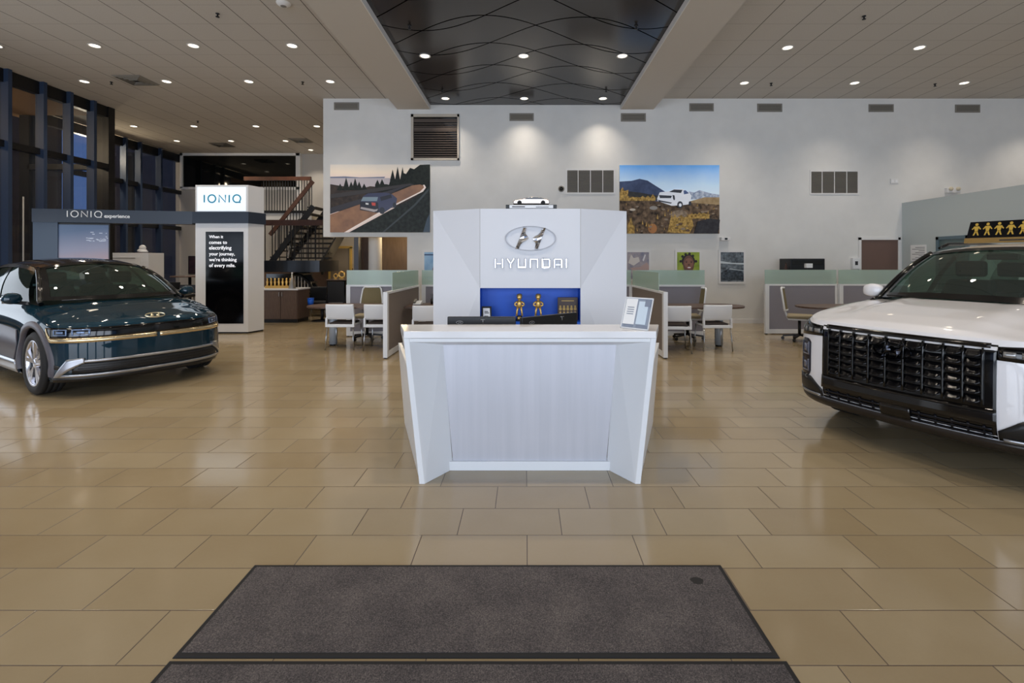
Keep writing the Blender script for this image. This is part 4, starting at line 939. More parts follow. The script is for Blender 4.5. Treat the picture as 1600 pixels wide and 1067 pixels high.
mb = MB(); mb.box(gx(321.5, YK), gx(380.5, YK), YK-.006, YK+.001, gz(505.5, YK), gz(362, YK)); scn = mb.build('screen', mat('screen_black', hx(5,5,7), .12, spec=.25), pl, W=True)
mb = MB(); lh = 9.05*YK/F
for k, tx in enumerate(('When it', 'comes to', 'electrifying', 'your journey,', 'we\u2019re thinking', 'of every mile.')):
    vs, fs = text_geo(tx, height=None, width=(22, 28, 35, 40, 43, 41)[k]*YK/F, depth=.002, bold=.012)
    zb = gz(372.2+9.05*k, YK); zz = -.0 if not any(ch in tx for ch in 'yjg,p') else -.02
    mb.add([(gx(327, YK)+v.x, YK-.006-v.z, zb+zz+v.y) for v in vs], fs)
mb.v = [tuple(Vector(p)-Vector(pl.location)) for p in mb.v]
mb.build('screen_text', mat('screen_text', hx(235,235,240), .5, emit=(.85,.85,.88), estr=.7), scn)
# ---- beam with lettering and side screen
bm_t = thing('sign_beam', 'long dark overhead beam with white lettering running left from the white pillar', 'sign beam', (-8.5, 10.2, 0))
A, Bp = Vector((-9.88, 9.86, 0)), Vector((-7.10, 10.50, 0)); dv = (Bp-A).normalized(); nv = Vector((dv.y, -dv.x, 0))
def bq(s0, s1, o0, o1, z0, z1): return [A+dv*s0-nv*o0*-1+Vector((0,0,z0)) if False else A+dv*s+nv*o+Vector((0,0,z)) for z in (z0, z1) for s, o in ((s0, o1), (s1, o1), (s1, o0), (s0, o0))]
Lb = (Bp-A).length
mb = MB(); mb.hexa(bq(0, Lb, -.22, 0, 2.33, 2.60)); mb.build('beam', navy_band, bm_t, W=True)
mb = MB(); mb.hexa(bq(0.0, .42, -.18, -.03, 0, 2.33)); mb.build('support_panel', mat('slate_panel', hx(62,78,98), .4), bm_t, W=True)
def sb(px):   # distance along the beam face at this pixel column
    k = (px-CX)/F; return (k*A.y-A.x)/(dv.x-k*dv.y)
p0 = A+dv*sb(105)+nv*.001
Yb = p0.y; mb = ioniq(MB(), p0.x, gz(338.8, Yb), 9.6*Yb/F, p0.y, .01, .12, dv); mb.build('lettering', M['paper'], bm_t, W=True)
p1 = A+dv*sb(163)+nv*.001; mb = MB(); w = sb(203)-sb(163)
vs, fs = text_geo('experience', width=w, depth=.006, bold=.02); mb.add([p1+dv*v.x+nv*v.z+Vector((0, 0, gz(342, p1.y)+v.y)) for v in vs], fs); mb.build('lettering', M['paper'], bm_t, W=True)
s0, s1 = sb(88), sb(167)
t = thing('wall_screen', 'screen showing a dusk sky gradient under the dark beam, above the teal car', 'screen', A+dv*((s0+s1)/2))
t.location.z = 1.15
mb = MB(); mb.hexa(bq(s0-.05, s1+.02, -.16, -.06, 1.15, 2.32)); mb.build('housing', M['black'], t, W=True)
sm = mat('dusk_screen', hx(120,130,170), .3); g = N(sm); vec, x, y, z = g.pos(); f = g.math('DIVIDE', z, 1.15)
c = g.ramp(g.math('ADD', f, g.math('MULTIPLY', x, -.12)), ((.30, hx(156,134,138)), (.55, hx(122,124,144)), (.9, hx(74,92,120)))); g.col(c); g.l(c, g.b.inputs['Emission Color']); g.b.inputs['Emission Strength'].default_value = .30
mb = MB(); mb.hexa(bq(s0, s1, -.06, -.055, 1.18, 2.29)); d = mb.build('display', sm, t, W=True)
mb = MB(); r = random.Random(5)
for k in range(26):
    a = s0+(s1-s0)*(.55+.42*r.random()); z = 1.9+.28*r.random()*r.random()+.05; w = .01+.05*r.random(); mb.hexa(bq(a, a+w, -.055, -.053, z, z+.012))
mb.v = [tuple(Vector(p)-Vector(t.location)) for p in mb.v]; mb.build('cloud_streaks', mat('cloud', hx(190,196,206), .5, emit=hx(150,160,178), estr=.4), d)
# white cabinet with sculpture, left of the pillar
Yc = 11.6; t = thing('white_cabinet', 'white cabinet with thin grooves left of the pillar, behind the teal car', 'cabinet', (gx(200, Yc), Yc+.25, 0))
w = gx(232, Yc)-gx(200, Yc); h = gz(395, Yc)
mb = MB(); mb.box(-w, w, -.25, .25, 0, h); mb.build('body', M['white_matte'], t, bevel=.004)
for z in (h-.10, h-.52, h-.94):
    mb = MB(); mb.box(-w+.02, w-.18, -.262, -.25, z-.36, z); d = mb.build('drawer', M['white_matte'], t); mb = MB(); mb.box(-w+.1, w-.3, -.27, -.262, z-.03, z-.015); mb.build('handle', M['vent'], d)
t = thing('sculpture', 'small white rounded sculpture standing on the white cabinet', 'sculpture', (gx(217, Yc), Yc+.1, h))
mb = MB(); mb.ball((0,0,.05), .11, .08, .05); mb.ball((.01,0,.12), .075, .06, .07); mb.ball((.05,-.02,.03), .10, .07, .03); mb.build('figure', M['white_matte'], t)
mb = MB(); mb.box(-.12, .16, -.08, .08, 0, .012); mb.build('base', M['wood'], t)
# high table, stool and small display near it
Yh = 12.4; t = thing('high_table', 'thin round high table between the teal car and white pillar', 'table', (gx(284, Yh), Yh+.3, 0))
mb = MB(); mb.lathe([(0, 1.13), (.42, 1.13), (.42, 1.16), (0, 1.16)], n=28); mb.build('tabletop', M['wood'], t); mb = MB(); mb.cyl((0,0,.02), (0,0,1.13), .035); mb.build('pedestal', M['dark'], t); mb = MB(); mb.lathe([(0,0),(.28,0),(.28,.015),(.04,.03),(0,.03)], n=24); mb.build('base', M['dark'], t)
def stool(px, Y, label):
    t = thing('bar_stool', label, 'stool', (gx(px, Y), Y, 0), 0, 'dark bar stools')
    mb = MB(); mb.box(-.2, .2, -.2, .2, .70, .76); mb.build('seat', M['dark'], t, bevel=.02)
    mb = MB(); mb.box(-.2, .2, .17, .2, .78, .98); mb.build('backrest', M['dark'], t, bevel=.012)
    for sx in (-1, 1):
        for sy in (-1, 1): mb = MB(); mb.tube([(sx*.15, sy*.15, .70), (sx*.22, sy*.22, 0)], .012, 6); mb.build('leg', M['steel'], t)
stool(286, 11.5, 'dark bar stool with steel legs just left of the white pillar'); stool(262, 12.9, 'dark bar stool behind the round high table')
t = thing('stanchion_post', 'thin pale vertical pole at the far left under the dark windows', 'pole', (gx(36.5, 9.2), 9.2, 0))
mb = MB(); mb.cyl((0,0,.02),(0,0,2.75),.012); mb.build('pole', M['vent'], t); mb = MB(); mb.lathe([(0,0),(.16,0),(.16,.015),(.02,.03),(0,.03)], n=20); mb.build('base', M['dark'], t)
# ================================================================ STAIRCASE
st = thing('staircase', 'dark steel staircase with brown handrails and landings behind the white pillar', 'staircase', (-6.8, 15.5, 0))
sd_, rail_m, tread_m = M['dark'], noisy('handrail_wood', hx(74,46,34), hx(96,62,46), 5, .35), mat('tread_dark', hx(34,32,34), .5)
YA = 14.6
x0, x1 = gx(408, YA), gx(499, YA); zl0, zl1 = gz(425, YA), gz(407, YA)
mb = MB(); n = 14; poly = [(x0-1.0, YA+1.5), (x0-1.0, YA)]
for k in range(n+1): u = k/n; poly.append((x0+(x1-x0)*u, YA-.16*math.sin(math.pi*u)))
poly += [(x1, YA+1.5)]
mb.prism(poly, zl0, zl1, 'z', 0, False); mb.build('landing', mat('landing_fascia', hx(36,42,52), .3, .2), st, W=True)
zr = gz(348, YA)
mb = MB(); mb.bar((x0-1.0, YA-.03, zr), (gx(505, YA), YA-.03, zr), .07, .165); mb.build('handrail', rail_m, st, W=True)
for k in range(8):
    x = gx(415, YA)+(gx(494, YA)-gx(415, YA))*k/7; mb = MB(); mb.bar((x, YA-.03, zl1), (x, YA-.03, zr), .022, .022); mb.build('baluster', sd_, st, W=True)
# far flight: open treads rising away from the landing, up to the right
for k in range(7):
    f = k/6; Yk = 15.3+2.2*f; xa, xb = gx(452+6*f, Yk), gx(513+4*f, Yk); z = gz(402-46*f, Yk)
    mb = MB(); mb.box(xa, xb, Yk, Yk+.3, z-.05, z); mb.build('tread', tread_m, st, W=True)
mb = MB(); mb.bar(at(502, 420, 15.1), at(536, 362, 17.5), .06, .42); mb.build('stringer', sd_, st, W=True)
mb = MB(); mb.bar(at(450, 410, 15.1), at(460, 352, 17.5), .05, .3); mb.build('stringer', sd_, st, W=True)
for k in range(9):
    px = 455+6.2*k; mb = MB(); mb.bar(at(px, 404, 15.25), at(px, 352, 15.25), .018, .018); mb.build('baluster', sd_, st, W=True)
# side flight rising left to right behind the landing
YB = 15.9
def S2(px, py): return Vector(at(px, py, YB))
a, b = S2(424, 410), S2(490, 322); mb = MB(); mb.bar(a, b, .06, .17); mb.build('stringer', sd_, st, W=True)
a2, b2 = a+Vector((0, 1.1, 0)), b+Vector((0, 1.1, 0)); mb = MB(); mb.bar(a2, b2, .06, .17); mb.build('stringer', sd_, st, W=True)
for k in range(9):
    p = a.lerp(b, (k+.5)/9); mb = MB(); mb.box(p.x-.14, p.x+.14, YB+.03, YB+1.08, p.z+.05, p.z+.09); mb.build('tread', tread_m, st, W=True)
ra, rb = S2(437, 349), S2(489, 283); mb = MB(); mb.bar(S2(422, 367), rb, .06, .12); mb.build('handrail', rail_m, st, W=True)
for k in range(13):
    f = k/12; p = S2(430, 402).lerp(S2(487, 326), f); q = S2(430, 358).lerp(S2(487, 286), f); mb = MB(); mb.bar(p, q, .02, .02); mb.build('baluster', sd_, st, W=True)
# upper landing with guard rail
YU = 17.2; xa, xb = gx(395, YU), gx(487, YU)
mb = MB(); mb.box(xa, xb, YU, 18.6, gz(345, YU), gz(333, YU)); mb.build('landing', M['white_wall'], st, W=True)
mb = MB(); mb.box(xa, xb, YU-.03, YU, gz(333, YU), gz(329, YU)); mb.build('landing_edge', sd_, st, W=True)
mb = MB(); mb.bar((xa-.3, YU, gz(279, YU)), (gx(486, YU), YU, gz(279, YU)), .07, .13); mb.build('handrail', rail_m, st, W=True)
for k in range(18):
    x = gx(412, YU)+(gx(484, YU)-gx(412, YU))*k/17; mb = MB(); mb.bar((x, YU, gz(330, YU)), (x, YU, gz(280, YU)), .02, .02); mb.build('baluster', sd_, st, W=True)
# lowest flight with curved rail down to the floor
pts = [Vector(at(px, py, 15.6)) for px, py in ((455,428),(470,430),(482,440),(490,455),(494,470))]
mb = MB(); mb.tube(pts, .05, 8); mb.build('handrail', M['dark'], st, W=True)
for k in range(7):
    px = 456+5*k; top = 428+.35*(k*k); mb = MB(); mb.bar(at(px, top, 15.65), at(px, 472, 15.65), .025, .025); mb.build('baluster', M['white_matte'], st, W=True)
for k in range(4):
    z = .28*(k+1); mb = MB(); mb.box(gx(440, 16)+.0, gx(492-7*k, 16), 15.75+.0, 16.9, z-.05, z); mb.build('tread', tread_m, st, W=True)
mb = MB(); mb.prism([(gx(492, 16), 0), (gx(440, 16), 0), (gx(440, 16), 1.25), (gx(462, 16), 1.25)], 16.92, 17.0); mb.build('stringer', sd_, st, W=True)
# ================================================================ BACK CABINETS AND OBJECTS
Yc = 12.3; t = thing('base_cabinet', 'brown base cabinet with white worktop right of the white pillar', 'cabinet', (gx(425, Yc), Yc+.35, 0)); o = Vector(t.location)
xl, xr = gx(385, Yc), gx(465, Yc)
mb = MB(); mb.prism([(xl, Yc), (xr, Yc), (gx(483.5, 12.95), 12.95), (xl, 12.95)], .09, .815, 'z'); mb.build('body', M['brown_lam'], t, W=True)
mb = MB(); mb.prism([(xl, Yc+.04), (xr-.02, Yc+.04), (gx(482, 12.95), 12.95), (xl, 12.95)], 0, .09, 'z'); mb.build('plinth', M['dark'], t, W=True)
mb = MB(); mb.prism([(xl, Yc-.03), (xr+.02, Yc-.03), (gx(485, 12.97), 12.97), (xl, 12.97)], .815, .85, 'z'); mb.build('worktop', M['white'], t, W=True)
for a, b, hp in ((413, 438.5, 437), (439.5, 464, 441.5)):
    mb = MB(); mb.box(gx(a, Yc), gx(b, Yc), Yc-.02, Yc, .10, .80); d = mb.build('door', M['brown_lam'], t, W=True)
    mb = MB(); x = gx(hp, Yc); mb.box(x-.008, x+.008, Yc-.045, Yc-.02, .66, .76); mb.v = [tuple(Vector(p)-o) for p in mb.v]; mb.build('handle', M['steel'], d)
Yd = 12.6; t = thing('award_display', 'dark award stand with a row of gold figures on white worktop', 'award display', (gx(436, Yd), Yd, .85))
w = 21*Yd/F
mb = MB(); mb.box(-w, w, -.04, .06, 0, .06); mb.build('base', M['gold_print'], t)
mb = MB(); mb.box(-w, w, .03, .06, .06, .36); mb.build('backing', M['gloss_black'], t)
for k in range(7):
    x = -w+.05+k*(2*w-.1)/6; mb = MB(); mb.lathe([(0,.06),(.03,.062),(.022,.10),(.034,.16),(.02,.19),(.012,.20),(.026,.22),(.02,.25),(0,.26)], (x, -.005, 0), 10); mb.build('figure', M['gold'], t)
t = thing('cone_ornament', 'slim pale silver cone ornament on white worktop by the gold figures', 'ornament', (gx(461, Yd), Yd-.16, .85))
mb = MB(); mb.lathe([(.09, 0), (.085, .02), (.012, .36), (0, .37)], n=18); mb.build('cone', M['steel'], t); mb = MB(); mb.ball((0,0,.385), .022); mb.build('finial', M['white'], t)
Ye = 13.2; t = thing('black_cabinet', 'tall black cabinet left of the left cubicle, with gold ornaments on top', 'cabinet', (gx(525, Ye), Ye+.25, 0))
w = 14.5*Ye/F; h = gz(438, Ye)
mb = MB(); mb.box(-w, w, -.25, .25, .06, h); mb.build('body', M['gloss_black'], t); mb = MB(); mb.box(-w+.02, w-.02, -.22, .23, 0, .06); mb.build('plinth', M['dark'], t)
mb = MB(); mb.box(-w-.02, w+.02, -.27, .27, h, h+.025); mb.build('top', M['wood'], t); h += .025
for z in (.36,):
    mb = MB(); mb.box(-w+.03, w-.03, -.262, -.25, z+.02, h-.06); d = mb.build('door', M['black'], t); mb = MB(); mb.box(-w+.06, w-.06, -.275, -.262, z+.05, z+.075); mb.build('handle', M['steel'], d)
for k, (px, s) in enumerate(((523.5, .75), (533, 1.1))):
    t = thing('gold_ornament', ('smaller gold ornament, left one on the black cabinet', 'larger round gold ornament, right one on the black cabinet')[k], 'ornament', (gx(px, Ye), Ye+.05, h), 0, 'gold ornaments')
    mb = MB(); c = .085*s+.03; mb.tube([(.07*s*math.cos(a*.4), 0, c+.07*s*math.sin(a*.4)) for a in range(16)], .022*s, 8, 0, True); mb.build('ring', M['gold'], t)
    mb = MB(); mb.box(-.05*s, .05*s, -.03, .03, 0, .025); mb.build('foot', M['gold'], t)
Yt = 12.6; t = thing('low_table', 'brown round low table with a blue cup, right of the brown cabinet', 'table', (gx(501, Yt), Yt+.1, 0))
zt = gz(478, Yt)
mb = MB(); mb.lathe([(0, zt-.035), (.37, zt-.035), (.37, zt), (0, zt)], n=30); mb.build('tabletop', mat('walnut', hx(118,88,66), .4), t); mb = MB(); mb.cyl((0,0,.02),(0,0,zt-.03),.04); mb.build('pedestal', M['dark'], t); mb = MB(); mb.lathe([(0,0),(.25,0),(.25,.02),(.04,.03),(0,.03)], n=24); mb.build('base', M['dark'], t)
t = thing('blue_cup', 'bright blue cup on the brown round low table', 'cup', (gx(486, Yt), Yt-.02, zt))
mb = MB(); mb.lathe([(0,.002),(.065,0),(.08,.19),(.074,.19),(.06,.01),(0,.01)], n=20); mb.build('cup', M['blue'], t); mb = MB(); mb.lathe([(.074,.19),(.085,.195),(.085,.205),(0,.21)], n=20); mb.build('lid', M['blue'], t)
def lounge(px, Y, rz, label):
    t = thing('lounge_chair', label, 'chair', (gx(px, Y), Y, 0), rz, 'dark lounge chairs')
    mb = MB(); mb.box(-.33, .33, -.3, .3, .2, .42); mb.build('seat', M['dark'], t, bevel=.03); mb = MB(); mb.box(-.33, .33, .22, .34, .42, .80); mb.build('backrest', M['dark'], t, bevel=.03)
    for sx in (-1, 1):
        mb = MB(); a, b = sorted((sx*.33, sx*.40)); mb.box(a, b, -.3, .34, .2, .58); mb.build('armrest', M['dark'], t, bevel=.02)
        for y in (-.25, .28): mb = MB(); mb.cyl((sx*.3, y, 0), (sx*.3, y, .2), .018, n=8); mb.build('leg', M['steel'], t)
lounge(497, 13.9, 0, 'dark lounge chair behind the brown round table')
t = thing('framed_print', 'small dark picture on grey wall, seen left of the white pillar', 'framed print', at(301, 428, 18.6), 0)
w = 6*18.6/F
mb = MB(); mb.box(-w, w, -.03, 0, 0, 28*18.6/F); mb.build('frame', M['black'], t); mb = MB(); mb.box(-w+.03, w-.03, -.034, -.03, .03, 28*18.6/F-.03); mb.build('print', noisy('dark_print', hx(24,22,34), hx(66,44,60), 5, .5), t)
mb = MB(); mb.box(-12.4, -6.5, 18.58, 18.6, .02, 1.25); o = mb.build('trim_4', M['brown_lam']); struct(o)
# ================================================================ CARS
def cr(p0, p1, p2, p3, t):
    return .5*((2*p1)+(p2-p0)*t+(2*p0-5*p1+4*p2-p3)*t*t+(3*p1-p0-3*p2+p3)*t*t*t)
def interp(tab, x):
    if x <= tab[0][0]: return tab[0][1]
    for (a, fa), (b, fb) in zip(tab, tab[1:]):
        if x <= b: return fa+(fb-fa)*(x-a)/(b-a)
    return tab[-1][1]
class Skin:
    """car body side: stations run from the nose centre round the corner to the tail centre"""
    def __init__(s, st): s.st = [[Vector(p) for p in row] for row in st]; s.n = len(st)-1; s.K = len(st[0])
    def row(s, i):
        if i < 0: return [Vector((p.x, -p.y, p.z)) for p in s.st[-i]]
        if i > s.n: return [Vector((p.x, -p.y, p.z)) for p in s.st[2*s.n-i]]
        return s.st[i]
    def P(s, u, v):
        sg = -1 if u < 0 else 1; u = min(abs(u), s.n); i = min(int(u), s.n-1); t = u-i
        R = [s.row(i+k) for k in (-1, 0, 1, 2)]; j = min(int(v), s.K-2); f = v-j; C = []
        for k in (-1, 0, 1, 2):
            jj = j+k
            q = [r[min(max(jj, 0), s.K-1)] if 0 <= jj < s.K else (2*r[0]-r[1] if jj < 0 else 2*r[-1]-r[-2]) for r in R]
            C.append(cr(*q, t))
        p = cr(*C, f); return Vector((p.x, p.y*sg, p.z))
    def vz(s, u, z):
        lo, hi = 0., s.K-1.
        for _ in range(26):
            m = (lo+hi)/2
            if s.P(u, m).z < z: lo = m
            else: hi = m
        return (lo+hi)/2
    def N(s, u, v):
        e = .02; a = s.P(u+e, v)-s.P(u-e, v); b = s.P(u, min(v+e, s.K-1))-s.P(u, max(v-e, 0)); n = a.cross(b)
        n.normalize(); p = s.P(u, v)
        if n.dot(Vector((p.x+1.4, p.y*1.5, 0))) < 0: n = -n
        return n
    def Z(s, u, z, off=0.):
        v = s.vz(u, z); return s.P(u, v)+s.N(u, v)*off
    def uy(s, y, v=3.):
        lo, hi = 0., 6.
        for _ in range(30):
            m = (lo+hi)/2
            if s.P(m, v).y < abs(y): lo = m
            else: hi = m
        return (lo+hi)/2*(1 if y >= 0 else -1)
    def ux(s, x, z):
        lo, hi = 3., s.n-2.
        for _ in range(30):
            m = (lo+hi)/2
            if s.P(m, s.vz(m, z)).x > x: lo = m
            else: hi = m
        return (lo+hi)/2
    def patch(s, mb, u0, u1, zlo, zhi, off=.006, nu=24, nz=4, m=0, deep=.02, f=None):
        """raised panel following the body; zlo/zhi numbers or functions of u"""
        P = []
        for i in range(nu+1):
            u = u0+(u1-u0)*i/nu; a = zlo(u) if callable(zlo) else zlo; b = zhi(u) if callable(zhi) else zhi; row = []
            for k in range(nz+1):
                z = a+(b-a)*k/nz; v = s.vz(u, z); o = off+(f(i/nu, k/nz) if f else 0.); row.append(s.P(u, v)+s.N(u, v)*o)
            P.append(row)
        mb.grid(P, m)
        if deep:
            Q = [P[i][0] for i in range(nu+1)]+[P[-1][k] for k in range(1, nz+1)]+[P[i][-1] for i in range(nu-1, -1, -1)]+[P[0][k] for k in range(nz-1, 0, -1)]
            c = Vector((-1.4, 0, .5)); I = []
            for q in Q:
                d = Vector((q.x+1.2, q.y, 0)).normalized(); I.append(q-d*deep)
            mb.grid([Q, I], m, False, True)
        return mb
def body_mesh(sk, wheels, hood, cowl, paint, dark, su=6, sv=4):
    """painted lower body with wheel openings cut out, plus bonnet and cabin floor"""
    mb = MB(); nu, nv = sk.n*su, (sk.K-1)*sv
    for sg in (1, -1):
        G = [[sk.P(sg*(i/su) if i else sg*1e-6, k/sv) for k in range(nv+1)] for i in range(nu+1)]
        idx = {}; vs = []
        inside = lambda p: any((p.x-wx)**2+(p.z-wz)**2 < R*R and abs(p.y) > .5 for wx, wz, R in wheels)
        ins = [[inside(G[i][k]) for k in range(nv+1)] for i in range(nu+1)]; fs = []
        def vid(i, k):
            if (i, k) not in idx:
                p = G[i][k].copy()
                if ins[i][k]:
                    for wx, wz, R in wheels:
                        d = Vector((p.x-wx, 0, p.z-wz))
                        if d.length < R: d.normalize(); p = Vector((wx+d.x*R, p.y, max(wz+d.z*R, G[i][0].z)))
                idx[i, k] = len(vs); vs.append(p)
            return idx[i, k]
        for i in range(nu):
            for k in range(nv):
                if ins[i][k] and ins[i+1][k] and ins[i][k+1] and ins[i+1][k+1]: continue
                fs.append((vid(i, k), vid(i+1, k), vid(i+1, k+1), vid(i, k+1)))
        mb.add(vs, fs, 0, True)
    # bonnet + deck
    P = []; ny = 24; us = [i/su for i in range(nu+1)]
    rows = []
    for u in us:
        T = sk.P(u if u else 1e-6, sk.K-1); rows.append((T, [hood(T.x, T.y*(-1+2*j/ny), T) for j in range(ny+1)]))
    k0 = len(mb.v); 
    vs = [p for T, r in rows for p in r]; n = ny+1; fs0 = []; fs1 = []
    for i in range(len(rows)-1):
        for j in range(ny):
            q = (i*n+j, i*n+j+1, (i+1)*n+j+1, (i+1)*n+j); c = (vs[q[0]]+vs[q[2]])/2
            (fs0 if c.x > cowl(c.y) or c.x < -3.15 or abs(j-ny/2+.5) > ny/2-1.4 else fs1).append(q)
    mb.add(vs, fs0, 0, True); mb.add(vs, fs1, 1, True)
    # underside
    lo = [sk.P(i/su if i else 1e-6, 0) for i in range(nu+1)]
    mb.grid([[p, Vector((p.x, -p.y, p.z))] for p in lo], 1, False)
    return mb
def wheel(parent, x, y, R, W, rim_r, side, style):
    """side: +1 outer face towards +y"""
    s = side; w = W/2; t = MB()
    pr = [(rim_r, -w+.015), (rim_r+.02, -w), (R-.03, -w-.003), (R-.008, -w+.02)]
    for k in range(4): a = -w+.02+(2*w-.04)*k/4; b = a+(2*w-.04)/4; pr += [(R, a+.006), (R, b-.006), (R-.008, b-.004), (R-.008, b+.004)] if k < 3 else [(R, a+.006), (R, b-.004)]
    pr += [(R-.008, w-.02), (R-.03, w+.003), (rim_r+.02, w), (rim_r, w-.015)]
    t.lathe(pr, (x, y, R), 48, 'y'); tire = t.build('tire', M['rubber'], parent)
    d = MB(); yo = y+s*(w-.012)
    q = lambda *a: d.lathe(*a)
    d.lathe([(0, -s*.06), (rim_r-.03, -s*.055), (rim_r-.012, -s*.02)], (x, yo, R), 40, 'y'); d.build('rim_back', M['gloss_black'], tire)
    r = MB(); r.lathe([(rim_r-.022, -s*.03), (rim_r-.018, 0), (rim_r, s*.006), (rim_r+.004, -s*.004)], (x, yo, R), 48, 'y')
    r.lathe([(0, s*.0), (.03, -s*.002), (.06, -s*.012), (.07, -s*.05)], (x, yo, R), 24, 'y')
    for k in range(5):
        a = 2*math.pi*k/5+.35
        for da, wd in (((-.17, .032), (.17, .032)) if style == 0 else ((-.12, .03), (.12, .03))):
            def pt(rr, off, dep): ang = a+da*rr/rim_r; return (x+rr*math.cos(ang)-off*math.sin(ang), yo-s*dep, R+rr*math.sin(ang)+off*math.cos(ang))
            r0, r1 = .045, rim_r-.012
            r.hexa([pt(r0,-.014,.035), pt(r0,.014,.035), pt(r0,.012,.008), pt(r0,-.012,.008), pt(r1,-wd,.03), pt(r1,wd,.03), pt(r1,wd*.8,.0), pt(r1,-wd*.8,.0)])
    r.build('rim', mat('alloy', hx(196,196,202), .25, .9), tire)
    return tire
def arch_trim(sk, mb, wx, wz, R, wid, sg, off=.012, a0=-.25, a1=math.pi+.25):
    P = []; n = 36
    for i in range(n+1):
        a = a0+(a1-a0)*i/n; row = []
        for rr, o in ((R-.004, -.03), (R-.004, off), (R+wid*.25, off+.004), (R+wid, off), (R+wid+.004, -.01)):
            x, z = wx+rr*math.cos(a), max(wz+rr*math.sin(a), .205); u = sk.ux(x, max(z, .22)); p = sk.P(u, sk.vz(u, z)); row.append((x, sg*(p.y+o), z))
        P.append(row)
    mb.grid(P); return mb
def well(mb, wx, wz, R, sg):
    n = 24; P = [[(wx+R*math.cos(a), sg*y, wz+R*math.sin(a)) for y in (.50, .91)] for a in [-.3+(math.pi+.6)*i/n for i in range(n+1)]]
    mb.grid(P, 0); mb.add([(wx, sg*.5, wz)]+[r[0] for r in P], [(0, i+1, i+2) for i in range(n)], 0)
def greenhouse(root, E, crown, dxh, Ab, xb0, zb0, belt, glass, paint, roofm, pill, bpos, sk):
    """E: roof edge polyline front to back; belt: belt line polyline; parts are added to root"""
    def poly(tab, t):
        L = [0.]
        for a, b in zip(tab, tab[1:]): L.append(L[-1]+(Vector(b)-Vector(a)).length)
        d = t*L[-1]
        for i in range(len(tab)-1):
            if d <= L[i+1]+1e-9: f = (d-L[i])/(L[i+1]-L[i]); break
        g = lambda k: Vector(tab[min(max(k, 0), len(tab)-1)])
        return cr(g(i-1), g(i), g(i+1), g(i+2), f)
    ns = 20; S_ = [-1+2*j/ns for j in range(ns+1)]
    def roof_pt(t, s): e = poly(E, t); return Vector((e.x+dxh*(1-s*s)*(1-t), e.y*s, e.z+crown*(1-abs(s)**2.4)))
    mb = MB(); mb.grid([[roof_pt(t/24, s) for s in S_] for t in range(25)]); mb.build('roof', roofm, root)
    mb = MB(); W_ = []
    for k in range(13):
        f = k/12; row = []
        for s in S_:
            b = Vector((xb0-(xb0-Ab[0])*abs(s)**2.2, Ab[1]*s, zb0+(Ab[2]-zb0)*s*s)); t = roof_pt(0, s); p = b.lerp(t, f); bl = math.sin(math.pi*f)*.035; row.append(p+Vector((bl*.5, 0, bl)))
        W_.append(row)
    mb.grid(W_); mb.build('windshield', glass, root)
    # black border of the windshield
    mb = MB(); up = Vector((.006, 0, .006))
    mb.grid([[p+up for p in r] for r in W_[:2]]); mb.grid([[p+up for p in r] for r in W_[-2:]])
    for sl in (slice(0, 2), slice(-2, None)): mb.grid([[p+up for p in r[sl]] for r in W_])
    mb.build('windshield_border', M['gloss_black'], root)
    for sg in (1, -1):
        def side(t, v):
            b, e = poly(belt, t), poly(E, t*.97); p = b.lerp(e, v); p.y += .045*math.sin(math.pi*v*.9); return Vector((p.x, sg*p.y, p.z))
        mb = MB(); mb.grid([[side(t/28, v/8) for v in range(9)] for t in range(29)]); mb.build('side_glass', glass, root)
        o = Vector((0, sg*.008, 0)); mb = MB()
        mb.grid([[side(t/28, v)+o for v in (.90, .95, 1.0)] for t in range(29)])
        for a, b in ((.80, 1.0),): mb.grid([[side(a+(b-a)*t/6, v/8)+o for v in range(9)] for t in range(7)])
        mb.build('roof_rail', paint, root)
        mb = MB(); mb.grid([[side(t/28, v)+o*1.2 for v in (-.03, .03, .05)] for t in range(29)]); mb.build('belt_molding', pill[1], root)
        mb = MB()
        for bp in bpos: mb.grid([[side(bp+.022*q, v/8)+o for v in range(9)] for q in (-1, 1)])
        mb.build('door_pillar', M['gloss_black'], root)
        mb = MB(); a, b = Vector((Ab[0], sg*Ab[1], Ab[2])), Vector((E[0][0], sg*E[0][1], E[0][2])); pts = [W_[k][-1 if sg > 0 else 0]+Vector((0, sg*.012, 0)) for k in range(13)]
        mb.tube([pts[0]+Vector((.10, sg*.01, -.03))]+pts, .026, 8); mb.build('windshield_pillar', pill[0], root)
    # tail window
    t0 = [roof_pt(1, s) for s in S_]; mb = MB(); xe = sk.P(sk.n, sk.K-1)
    mb.grid([[p.lerp(Vector((xe.x+.02, p.y*1.28, xe.z)), k/6)+Vector((-.05*math.sin(math.pi*k/6), 0, .03*math.sin(math.pi*k/6))) for p in t0] for k in range(7)]); mb.build('rear_window', glass, root)
    return W_
def seat(root, x, y, z, h, m, nm='front_seat'):
    mb = MB(); mb.hexa([(x-.06,y-.25,z-.1),(x+.07,y-.25,z-.1),(x+.07,y+.25,z-.1),(x-.06,y+.25,z-.1),(x-.20,y-.20,z+h),(x-.10,y-.20,z+h),(x-.10,y+.20,z+h),(x-.20,y+.20,z+h)]); s = mb.build(nm, m, root, bevel=.04, seg=3)
    mb = MB(); mb.box(x-.21, x-.11, y-.13, y+.13, z+h+.03, z+h+.20); mb.build('headrest', m, s, bevel=.035, seg=3)
